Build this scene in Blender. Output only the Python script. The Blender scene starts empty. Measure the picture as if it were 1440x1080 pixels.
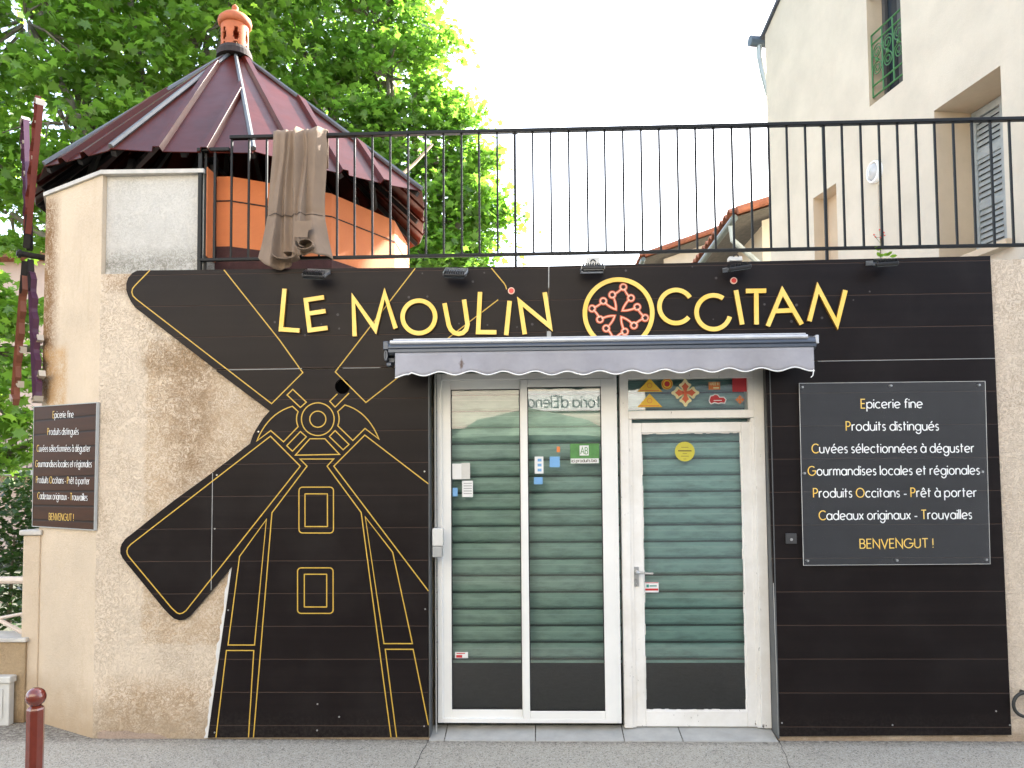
import bpy, bmesh, math, random
import numpy as np
from mathutils import Vector, Matrix
from mathutils.geometry import tessellate_polygon
random.seed(7)
R = math.radians
sc = bpy.context.scene
C = sc.collection

# ------------------------------------------------------------------ camera
F, CX, CY = 1081.0, 720.0, 625.0            # focal length and principal point, in pixels of a 1440 wide picture
YAW, PITCH, ROLL = R(-1.969), R(2.83), R(-0.47)
CAM = Vector((0.0, -5.15, 1.70))
fw = Vector((math.sin(YAW)*math.cos(PITCH), math.cos(YAW)*math.cos(PITCH), math.sin(PITCH)))
rt0 = Vector((math.cos(YAW), -math.sin(YAW), 0)); up0 = rt0.cross(fw)
rt = rt0*math.cos(ROLL) + up0*math.sin(ROLL); up = up0*math.cos(ROLL) - rt0*math.sin(ROLL)
cd = bpy.data.cameras.new('camera'); cam = bpy.data.objects.new('camera', cd); C.objects.link(cam)
cam.matrix_world = Matrix(((rt.x, up.x, -fw.x, CAM.x), (rt.y, up.y, -fw.y, CAM.y), (rt.z, up.z, -fw.z, CAM.z), (0, 0, 0, 1)))
cd.sensor_width = 36.0; cd.lens = 36.0*F/1440.0; cd.shift_y = (CY-540.0)/1440.0
cd.clip_start = 0.05; cd.clip_end = 500
sc.camera = cam

# ------------------------------------------------------------------ light
S = Vector((0.70, 0.70, 0.66)).normalized()   # towards the sun
w = bpy.data.worlds.new('World'); sc.world = w; w.use_nodes = True
nt = w.node_tree; nt.nodes.clear()
sky = nt.nodes.new('ShaderNodeTexSky'); sky.sky_type = 'NISHITA'; sky.sun_disc = False
sky.sun_elevation = math.asin(S.z); sky.sun_rotation = math.atan2(S.x, S.y)
sky.dust_density = 2.5; sky.ozone_density = 0.6
bg = nt.nodes.new('ShaderNodeBackground'); bg.inputs[1].default_value = 0.13
wo = nt.nodes.new('ShaderNodeOutputWorld')
hs_ = nt.nodes.new('ShaderNodeHueSaturation'); hs_.inputs['Saturation'].default_value = 0.70
nt.links.new(sky.outputs[0], hs_.inputs['Color']); nt.links.new(hs_.outputs[0], bg.inputs[0]); nt.links.new(bg.outputs[0], wo.inputs[0])
sl = bpy.data.lights.new('sun', 'SUN'); sl.energy = 5.0; sl.angle = R(0.5); sl.color = (1.0, 0.95, 0.86)
so = bpy.data.objects.new('sun', sl); C.objects.link(so); so.location = S*40
so.rotation_euler = S.to_track_quat('Z', 'Y').to_euler()
sc.view_settings.view_transform = 'Standard'; sc.view_settings.look = 'None'
sc.view_settings.exposure = 2.85; sc.view_settings.gamma = 1.0
sc.render.engine = 'CYCLES'
sc.cycles.max_bounces = 8; sc.cycles.transparent_max_bounces = 16

# ------------------------------------------------------------------ helpers
def ray(px, py):
    return rt*(px-CX) + up*(CY-py) + fw*F
class Plane:
    """a vertical plane: u runs along d, v is height, n is the distance in front of it"""
    def __init__(s, o, d):
        s.o = Vector(o); s.d = Vector(d).normalized(); s.n = s.d.cross(Vector((0, 0, 1)))
    def p3(s, u, v, n=0.0):
        return s.o + s.d*u + s.n*n + Vector((0, 0, v))
    def uv(s, px, py, n=0.0):
        r = ray(px, py); t = (s.o + s.n*n - CAM).dot(s.n)/r.dot(s.n)
        q = CAM + r*t - s.o
        return (q.dot(s.d), q.z)
FAC = Plane((0, 0, 0), (1, 0, 0))             # the face of the dark boards
def P(px, py, Y=0.0):
    u, v = FAC.uv(px, py, -Y); return u, v
def P3(px, py, Y):
    u, v = P(px, py, Y); return Vector((u, Y, v))

def prop(o, label=None, cat=None, group=None, kind=None):
    if label: o['label'] = label
    if cat: o['category'] = cat
    if group: o['group'] = group
    if kind: o['kind'] = kind
    return o
def thing(name, label, cat, loc=(0, 0, 0), group=None):
    o = bpy.data.objects.new(name, None); o.empty_display_size = 0.1; o.location = loc; C.objects.link(o)
    return prop(o, label, cat, group)
def obj(name, bm, m, parent=None, label=None, smooth=False, local=False):
    if isinstance(bm, bmesh.types.BMesh):
        me = bpy.data.meshes.new(name); bm.normal_update(); bm.to_mesh(me); bm.free()
    else: me = bm
    if m is not None:
        for k in (m if isinstance(m, (list, tuple)) else [m]): me.materials.append(k)
    if smooth:
        for p in me.polygons: p.use_smooth = True
    o = bpy.data.objects.new(name, me); C.objects.link(o)
    if parent is not None:
        o.parent = parent
        if not local:
            q = Vector((0, 0, 0)); a = parent
            while a is not None: q += a.location; a = a.parent if a.parent is not None and a.parent.type == 'EMPTY' else None
            if parent.type == 'EMPTY': o.matrix_parent_inverse = Matrix.Translation(-q)
    if label: o['label'] = label
    return o
def copy_tree(o, parent=None):
    c = o.copy(); C.objects.link(c)
    if parent is not None: c.parent = parent
    for ch in list(o.children): copy_tree(ch, c)
    return c

def box(bm, x0, x1, y0, y1, z0, z1, bev=0.0):
    vs = [bm.verts.new((x, y, z)) for z in (z0, z1) for x, y in ((x0, y0), (x1, y0), (x1, y1), (x0, y1))]
    fs = [bm.faces.new([vs[i] for i in q]) for q in ((3, 2, 1, 0), (4, 5, 6, 7), (0, 1, 5, 4), (1, 2, 6, 5), (2, 3, 7, 6), (3, 0, 4, 7))]
    if bev > 0:
        es = list({e for f in fs for e in f.edges})
        bmesh.ops.bevel(bm, geom=es, offset=bev, segments=2, affect='EDGES', profile=0.5)
def obox(bm, pl, u0, u1, v0, v1, n0, n1):
    q = [[pl.p3(u, v, n) for u, v in ((u0, v0), (u1, v0), (u1, v1), (u0, v1))] for n in (n0, n1)]
    a = [bm.verts.new(p) for p in q[0]]; b = [bm.verts.new(p) for p in q[1]]
    bm.faces.new(b); bm.faces.new(a[::-1])
    for i in range(4):
        j = (i+1) % 4; bm.faces.new((a[i], a[j], b[j], b[i]))
def tube(bm, pts, r, n=8, cap=True):
    pts = [Vector(p) for p in pts]; rs = r if isinstance(r, (list, tuple)) else [r]*len(pts)
    rings = []; prev = None
    for i, p in enumerate(pts):
        d = (pts[min(i+1, len(pts)-1)] - pts[max(i-1, 0)]).normalized()
        if prev is None: a = d.orthogonal().normalized()
        else: a = (prev - d*prev.dot(d)).normalized()
        prev = a; b = d.cross(a)
        rings.append([bm.verts.new(p + (a*math.cos(t) + b*math.sin(t))*rs[i]) for t in [2*math.pi*k/n for k in range(n)]])
    for A, B in zip(rings, rings[1:]):
        for k in range(n):
            bm.faces.new((A[k], A[(k+1) % n], B[(k+1) % n], B[k]))
    if cap:
        bm.faces.new(rings[0][::-1]); bm.faces.new(rings[-1])
def lathe(bm, prof, c=(0, 0, 0), n=32):
    rings = [[bm.verts.new((c[0]+r*math.cos(2*math.pi*k/n), c[1]+r*math.sin(2*math.pi*k/n), c[2]+z)) for k in range(n)] for r, z in prof]
    for A, B in zip(rings, rings[1:]):
        for k in range(n): bm.faces.new((A[k], A[(k+1) % n], B[(k+1) % n], B[k]))
    bm.faces.new(rings[0][::-1]); bm.faces.new(rings[-1])
def area2(p): return sum(p[i][0]*p[(i+1) % len(p)][1] - p[(i+1) % len(p)][0]*p[i][1] for i in range(len(p)))
def poly(bm, pl, pts, n0, n1, holes=()):
    """a board cut to an outline: front face at n1, edges back to n0"""
    loops = [list(pts)] + [list(h) for h in holes]
    if area2(loops[0]) < 0: loops[0].reverse()
    allp = [p for l in loops for p in l]
    fv = [bm.verts.new(pl.p3(p[0], p[1], n1)) for p in allp]
    if holes:
        for t in tessellate_polygon([[Vector((p[0], p[1], 0)) for p in l] for l in loops]):
            a, b, c = [allp[i] for i in t]
            s = (b[0]-a[0])*(c[1]-a[1]) - (c[0]-a[0])*(b[1]-a[1])
            try: bm.faces.new([fv[i] for i in (t if s > 0 else t[::-1])])
            except ValueError: pass
    else: bm.faces.new(fv)
    if n0 != n1:
        k = 0
        for l in loops:
            F0 = fv[k:k+len(l)]; k += len(l)
            B0 = [bm.verts.new(pl.p3(p[0], p[1], n0)) for p in l]
            for i in range(len(l)):
                j = (i+1) % len(l); bm.faces.new((F0[i], B0[i], B0[j], F0[j]))
def ribbon(bm, pl, pts, w, n0, n1, closed=False, miter=3.0):
    """a stroke of constant width along a path on the plane"""
    P_ = []
    for p in pts:
        if not P_ or math.hypot(p[0]-P_[-1][0], p[1]-P_[-1][1]) > 1e-5: P_.append(p)
    if closed and math.hypot(P_[0][0]-P_[-1][0], P_[0][1]-P_[-1][1]) < 1e-5: P_.pop()
    N = len(P_); L = []; Rr = []; h = w/2
    for i in range(N):
        a = P_[i-1] if (i > 0 or closed) else None; c = P_[(i+1) % N] if (i < N-1 or closed) else None; b = P_[i]
        def nd(p, q):
            l = math.hypot(q[0]-p[0], q[1]-p[1]); return ((q[0]-p[0])/l, (q[1]-p[1])/l)
        if a is None: d = nd(b, c); m = (-d[1], d[0]); k = 1
        elif c is None: d = nd(a, b); m = (-d[1], d[0]); k = 1
        else:
            d1 = nd(a, b); d2 = nd(b, c); n1_ = (-d1[1], d1[0]); n2_ = (-d2[1], d2[0])
            m = (n1_[0]+n2_[0], n1_[1]+n2_[1]); l = math.hypot(*m)
            if l < 1e-4: m = n1_; k = 1
            else:
                m = (m[0]/l, m[1]/l); k = min(miter, 1/max(1e-3, m[0]*n1_[0]+m[1]*n1_[1]))
        L.append((b[0]+m[0]*h*k, b[1]+m[1]*h*k)); Rr.append((b[0]-m[0]*h*k, b[1]-m[1]*h*k))
    lf = [bm.verts.new(pl.p3(*p, n1)) for p in L]; rf = [bm.verts.new(pl.p3(*p, n1)) for p in Rr]
    if n0 != n1: lb = [bm.verts.new(pl.p3(*p, n0)) for p in L]; rb = [bm.verts.new(pl.p3(*p, n0)) for p in Rr]
    for i in range(N if closed else N-1):
        j = (i+1) % N
        bm.faces.new((rf[i], rf[j], lf[j], lf[i]))
        if n0 != n1:
            bm.faces.new((lf[i], lf[j], lb[j], lb[i])); bm.faces.new((rb[i], rb[j], rf[j], rf[i]))
    if n0 != n1 and not closed:
        bm.faces.new((lf[0], lb[0], rb[0], rf[0])); bm.faces.new((rf[-1], rb[-1], lb[-1], lf[-1]))
def circ(cx, cy, r, a0=0, a1=360, n=40):
    full = abs(a1-a0) >= 360
    return [(cx+r*math.cos(R(a0+(a1-a0)*i/n)), cy+r*math.sin(R(a0+(a1-a0)*i/n))) for i in range(n if full else n+1)]
def disc(bm, pl, c, r, n0, n1, n=28): poly(bm, pl, circ(c[0], c[1], r, n=n), n0, n1)
def qb(a, b, c, n=8):
    return [((1-t)**2*a[0]+2*t*(1-t)*b[0]+t*t*c[0], (1-t)**2*a[1]+2*t*(1-t)*b[1]+t*t*c[1]) for t in [i/n for i in range(n+1)]]
def rrect(x0, x1, y0, y1, r, n=5):
    o = []
    for cx, cy, a in ((x1-r, y1-r, 0), (x0+r, y1-r, 90), (x0+r, y0+r, 180), (x1-r, y0+r, 270)): o += circ(cx, cy, r, a, a+90, n)
    return o
NEW = bmesh.new

# ------------------------------------------------------------------ materials
def nodes(name):
    m = bpy.data.materials.new(name); m.use_nodes = True; t = m.node_tree
    return m, t, t.nodes['Principled BSDF'], t.nodes['Material Output']
def N(t, kind, **kw):
    n = t.nodes.new('ShaderNode'+kind)
    for k, v in kw.items():
        if k in n.inputs: n.inputs[k].default_value = v
        else: setattr(n, k, v)
    return n
def math_(t, op, a, b=None, clamp=False):
    n = t.nodes.new('ShaderNodeMath'); n.operation = op; n.use_clamp = clamp
    for i, x in enumerate((a, b)):
        if x is None: continue
        if isinstance(x, (int, float)): n.inputs[i].default_value = x
        else: t.links.new(x, n.inputs[i])
    return n.outputs[0]
def mixc(t, f, a, b, op='MIX'):
    n = t.nodes.new('ShaderNodeMix'); n.data_type = 'RGBA'; n.blend_type = op
    for i, x in ((0, f), (6, a), (7, b)):
        if hasattr(x, 'is_output'): t.links.new(x, n.inputs[i])
        elif isinstance(x, (int, float)): n.inputs[i].default_value = x
        else: n.inputs[i].default_value = (*x[:3], 1)
    return n.outputs[2]
def ramp(t, f, a, b):
    n = t.nodes.new('ShaderNodeMapRange'); n.clamp = True
    n.inputs[1].default_value = a; n.inputs[2].default_value = b; t.links.new(f, n.inputs[0]); return n.outputs[0]
def coords(t):
    tc = N(t, 'TexCoord'); s = N(t, 'SeparateXYZ'); t.links.new(tc.outputs['Object'], s.inputs[0])
    return tc.outputs['Object'], s.outputs[0], s.outputs[1], s.outputs[2]
def noise(t, co, scale, detail=4, rough=0.55, sx=None, dist=0.0):
    n = N(t, 'TexNoise'); n.inputs['Scale'].default_value = scale; n.inputs['Detail'].default_value = detail
    n.inputs['Roughness'].default_value = rough; n.inputs['Distortion'].default_value = dist
    if sx:
        mp = N(t, 'Mapping'); mp.inputs['Scale'].default_value = sx; t.links.new(co, mp.inputs[0]); co = mp.outputs[0]
    t.links.new(co, n.inputs['Vector']); return n.outputs['Fac']
def bump(t, h, bs, strength, dist, prev=None):
    b = N(t, 'Bump'); b.inputs['Strength'].default_value = strength; b.inputs['Distance'].default_value = dist
    t.links.new(h, b.inputs['Height'])
    if prev is not None: t.links.new(prev, b.inputs['Normal'])
    if bs is not None: t.links.new(b.outputs[0], bs.inputs['Normal'])
    return b.outputs[0]
def M(name, col, rough=0.5, metal=0.0, var=0.25, vs=6.0, bstr=0.0, bscale=80.0, bdist=0.002, col2=None, spec=None, coat=0.0):
    m, t, bs, out = nodes(name); co, x, y, z = coords(t)
    f = ramp(t, noise(t, co, vs, 6, 0.65), 0.3, 0.7)
    c2 = col2 or tuple(c*(1-var) for c in col)
    t.links.new(mixc(t, f, c2, col), bs.inputs['Base Color'])
    rv = math_(t, 'ADD', math_(t, 'MULTIPLY', noise(t, co, vs*3, 3), 0.16), max(0.02, rough-0.08))
    t.links.new(rv, bs.inputs['Roughness']); bs.inputs['Metallic'].default_value = metal
    if spec is not None: bs.inputs['Specular IOR Level'].default_value = spec
    if coat: bs.inputs['Coat Weight'].default_value = coat; bs.inputs['Coat Roughness'].default_value = 0.13
    if bstr: bump(t, noise(t, co, bscale, 4), bs, bstr, bdist)
    return m
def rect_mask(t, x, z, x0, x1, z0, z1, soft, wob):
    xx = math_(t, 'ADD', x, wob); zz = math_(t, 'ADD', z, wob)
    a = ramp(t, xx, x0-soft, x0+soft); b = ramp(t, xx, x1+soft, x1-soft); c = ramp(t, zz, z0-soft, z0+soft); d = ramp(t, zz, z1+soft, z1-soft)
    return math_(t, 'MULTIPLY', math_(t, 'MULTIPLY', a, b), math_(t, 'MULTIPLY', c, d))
def roughcast(name, base, dark, stain, grain=1.0, marks=(), foot=0.0):
    m, t, bs, out = nodes(name); co, x, y, z = coords(t)
    n1 = noise(t, co, 55, 5, 0.6, dist=1.2); n2 = noise(t, co, 130, 3, 0.6, dist=0.8); n3 = noise(t, co, 2.2, 5, 0.6); n4 = noise(t, co, 9, 4, 0.6)
    c = mixc(t, ramp(t, n3, 0.35, 0.7), base, tuple(b*0.86 for b in base))
    ridge = ramp(t, math_(t, 'ABSOLUTE', math_(t, 'SUBTRACT', noise(t, co, 25, 3, 0.6, dist=1.8), 0.5)), 0.065, 0.0)
    patch = ramp(t, noise(t, co, 1.7, 5, 0.7), 0.38, 0.68)
    c = mixc(t, math_(t, 'MULTIPLY', ramp(t, n1, 0.55, 0.75), 0.35*grain), c, tuple(min(.9, b*1.22) for b in base))
    wob = math_(t, 'MULTIPLY', math_(t, 'SUBTRACT', n4, 0.5), 0.06)
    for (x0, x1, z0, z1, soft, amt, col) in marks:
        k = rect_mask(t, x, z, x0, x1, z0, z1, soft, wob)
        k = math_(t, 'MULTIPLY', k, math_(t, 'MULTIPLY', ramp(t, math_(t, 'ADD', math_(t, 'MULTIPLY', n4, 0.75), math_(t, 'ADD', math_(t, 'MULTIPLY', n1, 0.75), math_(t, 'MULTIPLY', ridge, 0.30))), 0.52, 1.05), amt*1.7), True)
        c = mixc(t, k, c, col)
    if foot:
        k = math_(t, 'MULTIPLY', ramp(t, math_(t, 'ADD', z, math_(t, 'MULTIPLY', math_(t, 'SUBTRACT', n4, 0.5), -0.35)), foot, 0.02), 0.75)
        c = mixc(t, k, c, stain)
    st = ramp(t, noise(t, co, 3.0, 5, 0.7, sx=(1.6, 1.6, 0.25)), 0.58, 0.75)
    c = mixc(t, math_(t, 'MULTIPLY', st, 0.3), c, stain)
    crevice_shade = math_(t, 'MULTIPLY', ridge, math_(t, 'ADD', 0.25, math_(t, 'MULTIPLY', patch, 0.75)))
    c = mixc(t, math_(t, 'MULTIPLY', crevice_shade, 0.68*grain), c, dark)  # crevice shade painted into the base colour as dark curling lines
    t.links.new(c, bs.inputs['Base Color']); bs.inputs['Roughness'].default_value = 0.95; bs.inputs['Specular IOR Level'].default_value = 0.1
    b0 = bump(t, math_(t, 'SUBTRACT', 1.0, ridge), None, 0.5*grain, 0.006); b1 = bump(t, n1, None, 0.8*grain, 0.014, b0); bump(t, n2, bs, 0.5*grain, 0.004, b1)
    return m

xB = P(137, 650, 0.02)[0]
X_ = lambda px, py=650: P(px, py, 0.02)[0]
Z_ = lambda py, px=300: P(px, py, 0.02)[1]
MAT = {}
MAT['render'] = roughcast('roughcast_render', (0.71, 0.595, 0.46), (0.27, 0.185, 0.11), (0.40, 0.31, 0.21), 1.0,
    marks=[(X_(204), X_(420), Z_(905), Z_(478), 0.015, 0.55, (0.52, 0.385, 0.25)),
           (X_(238), X_(300), Z_(700), Z_(500), 0.10, 0.65, (0.33, 0.23, 0.14)),
           (X_(200), X_(290), Z_(525), Z_(485), 0.05, 0.6, (0.30, 0.20, 0.11)),
           (X_(150), X_(290), Z_(1060), Z_(960), 0.08, 0.6, (0.44, 0.31, 0.19)),
           (X_(142), X_(190), Z_(410), Z_(380), 0.02, 0.5, (0.38, 0.26, 0.16))], foot=0.30)
MAT['render_side'] = roughcast('side_render', (0.60, 0.49, 0.365), (0.34, 0.24, 0.15), (0.38, 0.27, 0.16), 0.45, marks=[(xB-.9, xB-.52, Z_(560), Z_(250), .07, .9, (.20, .11, .05)), (xB-.62, xB-.36, Z_(600), Z_(475), .03, .5, (.46, .27, .11))], foot=0.40)  # marks paint the dark and orange shading beside the sails into the colour
MAT['render_right'] = roughcast('right_render', (0.71, 0.595, 0.465), (0.30, 0.21, 0.13), (0.36, 0.26, 0.17), 1.0, foot=0.15)
MAT['grey_render'] = roughcast('weathered_grey_render', (0.60, 0.575, 0.525), (0.25, 0.24, 0.2), (0.30, 0.285, 0.25), 0.8,
    marks=[(X_(100), X_(330), Z_(384), Z_(352), 0.06, 0.55, (0.20, 0.19, 0.155))])
MAT['lowwall'] = roughcast('low_wall_render', (0.45, 0.33, 0.20), (0.22, 0.15, 0.08), (0.30, 0.2, 0.11), 1.0, foot=0.1)
MAT['cream'] = roughcast('cream_plaster', (0.56, 0.505, 0.41), (0.38, 0.33, 0.26), (0.50, 0.43, 0.34), 0.22)
MAT['tan'] = roughcast('tan_plaster', (0.56, 0.45, 0.32), (0.40, 0.31, 0.2), (0.45, 0.35, 0.24), 0.15)
MAT['pink'] = roughcast('pink_plaster', (0.70, 0.50, 0.41), (0.55, 0.38, 0.3), (0.5, 0.3, 0.22), 0.2)
MAT['street_wall'] = roughcast('pale_street_plaster', (0.62, 0.56, 0.47), (0.45, 0.38, 0.3), (0.5, 0.43, 0.34), 0.3)

def board_mat():
    m, t, bs, out = nodes('dark_brown_board'); co, x, y, z = coords(t)
    z0 = P(900, 1021.5)[1]; pit = (P(900, 375)[1]-z0)/14.0
    zz = math_(t, 'DIVIDE', math_(t, 'SUBTRACT', z, z0-pit*10), pit)
    fr = math_(t, 'FRACT', zz); d = math_(t, 'ABSOLUTE', math_(t, 'SUBTRACT', fr, 0.5))   # 0.5 at a groove
    g = ramp(t, d, 0.485, 0.494)
    streak = noise(t, co, 1.2, 4, 0.6, sx=(0.6, 1, 14)); smear = ramp(t, noise(t, co, 2.4, 5, 0.65), 0.45, 0.75)
    c = mixc(t, ramp(t, streak, 0.35, 0.7), (0.0080, 0.0056, 0.0056), (0.0108, 0.0077, 0.0075))
    c = mixc(t, math_(t, 'MULTIPLY', smear, 0.25), c, (0.026, 0.022, 0.020))
    dust = ramp(t, noise(t, co, 160, 2, 0.5), 0.70, 0.76); c = mixc(t, math_(t, 'MULTIPLY', dust, 0.35), c, (0.08, 0.07, 0.06))
    c = mixc(t, math_(t, 'MULTIPLY', g, math_(t, 'ADD', 0.35, math_(t, 'MULTIPLY', noise(t, co, 2.0, 3), 0.6))), c, (0.075, 0.046, 0.031))
    spl = math_(t, 'MULTIPLY', ramp(t, math_(t, 'ADD', z, math_(t, 'MULTIPLY', noise(t, co, 11, 6, 0.7), 0.25)), 0.34, 0.10), ramp(t, noise(t, co, 45, 4, 0.7), 0.42, 0.7))
    c = mixc(t, math_(t, 'MULTIPLY', spl, 0.5), c, (0.055, 0.047, 0.038))
    t.links.new(c, bs.inputs['Base Color'])
    t.links.new(math_(t, 'ADD', 0.36, math_(t, 'MULTIPLY', smear, 0.18)), bs.inputs['Roughness']); bs.inputs['Specular IOR Level'].default_value = 0.14
    b = bump(t, g, None, 0.6, -0.003); bump(t, noise(t, co, 3.0, 3), bs, 0.12, 0.01, b)
    return m
MAT['board'] = board_mat()
MAT['sail_fill'] = M('charcoal_print', (0.020, 0.019, 0.019), 0.38, var=0.25, vs=3)
MAT['yellow'] = M('yellow_letter', (0.80, 0.48, 0.055), 0.45, var=0.12, vs=5, col2=(0.82, 0.57, 0.15))
MAT['line'] = M('yellow_line', (0.56, 0.35, 0.045), 0.5, var=0.15, vs=7)
MAT['gold_edge'] = M('dark_gold_edge', (0.25, 0.12, 0.015), 0.5)
MAT['red'] = M('red_plastic', (0.62, 0.045, 0.03), 0.4, var=0.1)
MAT['pale_pink'] = M('pale_pink_line', (0.78, 0.50, 0.36), 0.5, var=0.08)
MAT['orange_red'] = M('orange_red_line', (0.62, 0.11, 0.035), 0.45, var=0.12)
MAT['white_letter'] = M('white_lettering', (0.82, 0.82, 0.80), 0.5, var=0.06)
MAT['white_alu'] = M('white_lacquered_metal', (0.76, 0.75, 0.71), 0.35, var=0.10, vs=2.0, bstr=0.05, bscale=20)
def chipped():
    m, t, bs, out = nodes('chipped_white_paint'); co, x, y, z = coords(t)
    n = noise(t, co, 26, 8, 0.75, sx=(1.4, 1, 0.5)); lo = math_(t, 'ADD', n, math_(t, 'MULTIPLY', ramp(t, z, 0.7, 0.0), 0.035))
    k = ramp(t, lo, 0.655, 0.675)
    base = mixc(t, ramp(t, noise(t, co, 3, 5, 0.7), 0.35, 0.7), (0.78, 0.76, 0.72), (0.66, 0.63, 0.57))
    t.links.new(mixc(t, k, base, (0.10, 0.085, 0.07)), bs.inputs['Base Color']); bs.inputs['Roughness'].default_value = 0.5
    bump(t, k, bs, 0.6, -0.002); return m
MAT['chipped'] = chipped()
MAT['sealant'] = M('grey_beige_frame', (0.46, 0.43, 0.36), 0.5, var=0.2, vs=9)
YH = 0.245; PITS = (P(900, 628, YH)[1]-P(900, 909, YH)[1])/12.0; ZB0 = P(900, 929, YH)[1]+.016
def shutter_mat():
    m, t, bs, out = nodes('green_shutter_slat'); co, x, y, z = coords(t)
    st = noise(t, co, 5, 5, 0.7, sx=(0.25, 1, 9)); dirt = ramp(t, noise(t, co, 9, 6, 0.7, sx=(0.5, 1, 2)), 0.44, 0.70)
    c = mixc(t, ramp(t, st, 0.3, 0.75), (0.215, 0.375, 0.365), (0.28, 0.455, 0.44))
    g = ramp(t, x, -0.2, 0.9); c = mixc(t, math_(t, 'MULTIPLY', math_(t, 'SUBTRACT', 1.0, g), 0.45), c, (0.30, 0.36, 0.28))
    c = mixc(t, math_(t, 'MULTIPLY', dirt, 0.55), c, (0.085, 0.135, 0.125))
    fz = math_(t, 'FRACT', math_(t, 'DIVIDE', math_(t, 'SUBTRACT', z, ZB0), PITS)); ln_ = math_(t, 'GREATER_THAN', fz, 0.91)
    c = mixc(t, math_(t, 'MULTIPLY', ln_, 0.85), c, (0.012, 0.022, 0.022))
    slat_highlight = math_(t, 'MULTIPLY', math_(t, 'GREATER_THAN', fz, 0.60), math_(t, 'LESS_THAN', fz, 0.635)); c = mixc(t, math_(t, 'MULTIPLY', slat_highlight, 0.5), c, (0.40, 0.52, 0.50))  # pale highlight line painted along each slat
    t.links.new(c, bs.inputs['Base Color']); bs.inputs['Roughness'].default_value = 0.5
    return m
MAT['shutter'] = shutter_mat()
def glass_mat(name, tint, f0, boost, rough=0.0, dirt=0.0):
    m, t, bs, out = nodes(name); t.nodes.remove(bs); co, x, y, z = coords(t)
    tr = N(t, 'BsdfTransparent'); tr.inputs[0].default_value = (*tint, 1)
    gl = N(t, 'BsdfGlossy'); gl.inputs['Roughness'].default_value = rough; gl.inputs[0].default_value = (1, 1, 1, 1)
    fr = N(t, 'Fresnel'); fr.inputs[0].default_value = 1.5
    k = math_(t, 'ADD', math_(t, 'MULTIPLY', fr.outputs[0], boost), f0, True)
    mx = N(t, 'MixShader'); t.links.new(k, mx.inputs[0]); t.links.new(tr.outputs[0], mx.inputs[1]); t.links.new(gl.outputs[0], mx.inputs[2])
    last = mx.outputs[0]
    if dirt:
        df = N(t, 'BsdfDiffuse'); df.inputs[0].default_value = (0.5, 0.52, 0.5, 1)
        sp = ramp(t, noise(t, co, 95, 3, 0.7), 0.68, 0.78); sm = ramp(t, noise(t, co, 2.5, 5, 0.7, sx=(1.5, 1, 0.8), dist=1.0), 0.5, 0.8)
        kk = math_(t, 'ADD', math_(t, 'MULTIPLY', sp, dirt*2.5), math_(t, 'MULTIPLY', sm, dirt), True)
        m2 = N(t, 'MixShader'); t.links.new(kk, m2.inputs[0]); t.links.new(last, m2.inputs[1]); t.links.new(df.outputs[0], m2.inputs[2]); last = m2.outputs[0]
    t.links.new(last, out.inputs[0]); return m
MAT['glass'] = glass_mat('window_glass', (0.92, 0.98, 0.97), 0.022, 1.7, 0.0, 0.008)
MAT['acrylic'] = glass_mat('clear_acrylic', (0.90, 0.93, 0.96), 0.02, 1.3, 0.01, 0.02)
MAT['interior'] = M('dark_interior', (0.005, 0.007, 0.011), 0.8, spec=.1)
MAT['int_floor'] = M('interior_floor', (0.010, 0.012, 0.016), 0.6)
def ground(name, c1, c2, scale, spots=(0.3, 0.28, 0.25), bs_=0.6, foot=False):
    m, t, bs, out = nodes(name); co, x, y, z = coords(t)
    v = N(t, 'TexVoronoi'); v.inputs['Scale'].default_value = scale; t.links.new(co, v.inputs['Vector'])
    hs = N(t, 'SeparateColor'); t.links.new(v.outputs['Color'], hs.inputs[0])
    c = mixc(t, ramp(t, noise(t, co, 1.4, 5, 0.65), 0.3, 0.7), c1, c2)
    c = mixc(t, ramp(t, hs.outputs[0], 0.70, 0.9), c, spots)
    c = mixc(t, ramp(t, hs.outputs[1], 0.76, 0.9), c, tuple(q*0.5 for q in c1))
    c = mixc(t, math_(t, 'MULTIPLY', ramp(t, noise(t, co, 5, 6, 0.7), 0.55, 0.7), 0.35), c, tuple(q*0.55 for q in c1))
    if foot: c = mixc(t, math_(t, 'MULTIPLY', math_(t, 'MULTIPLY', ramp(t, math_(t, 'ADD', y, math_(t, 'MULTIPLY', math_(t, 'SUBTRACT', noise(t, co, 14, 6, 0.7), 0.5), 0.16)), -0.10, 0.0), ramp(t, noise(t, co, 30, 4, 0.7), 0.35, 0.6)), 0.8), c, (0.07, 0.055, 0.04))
    t.links.new(c, bs.inputs['Base Color']); bs.inputs['Roughness'].default_value = 0.9
    b = bump(t, v.outputs['Distance'], None, bs_, 0.004); bump(t, noise(t, co, 40, 4), bs, 0.4, 0.006, b)
    return m
MAT['pavement'] = ground('pavement_asphalt', (0.33, 0.298, 0.238), (0.385, 0.35, 0.285), 150, (0.45, 0.42, 0.36), foot=True, bs_=.35)
MAT['road'] = ground('road_asphalt', (0.032, 0.032, 0.032), (0.045, 0.045, 0.044), 90, (0.075, 0.075, 0.07))
MAT['earth'] = ground('ground_earth', (0.045, 0.05, 0.03), (0.065, 0.065, 0.04), 40, (0.09, 0.085, 0.06))
MAT['kerb'] = M('kerb_stone', (0.36, 0.34, 0.30), 0.85, var=0.3, bstr=0.3)
MAT['tile'] = M('grey_threshold_tile', (0.42, 0.41, 0.375), 0.6, var=0.25, vs=8, bstr=0.1)
MAT['orange'] = None
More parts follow.
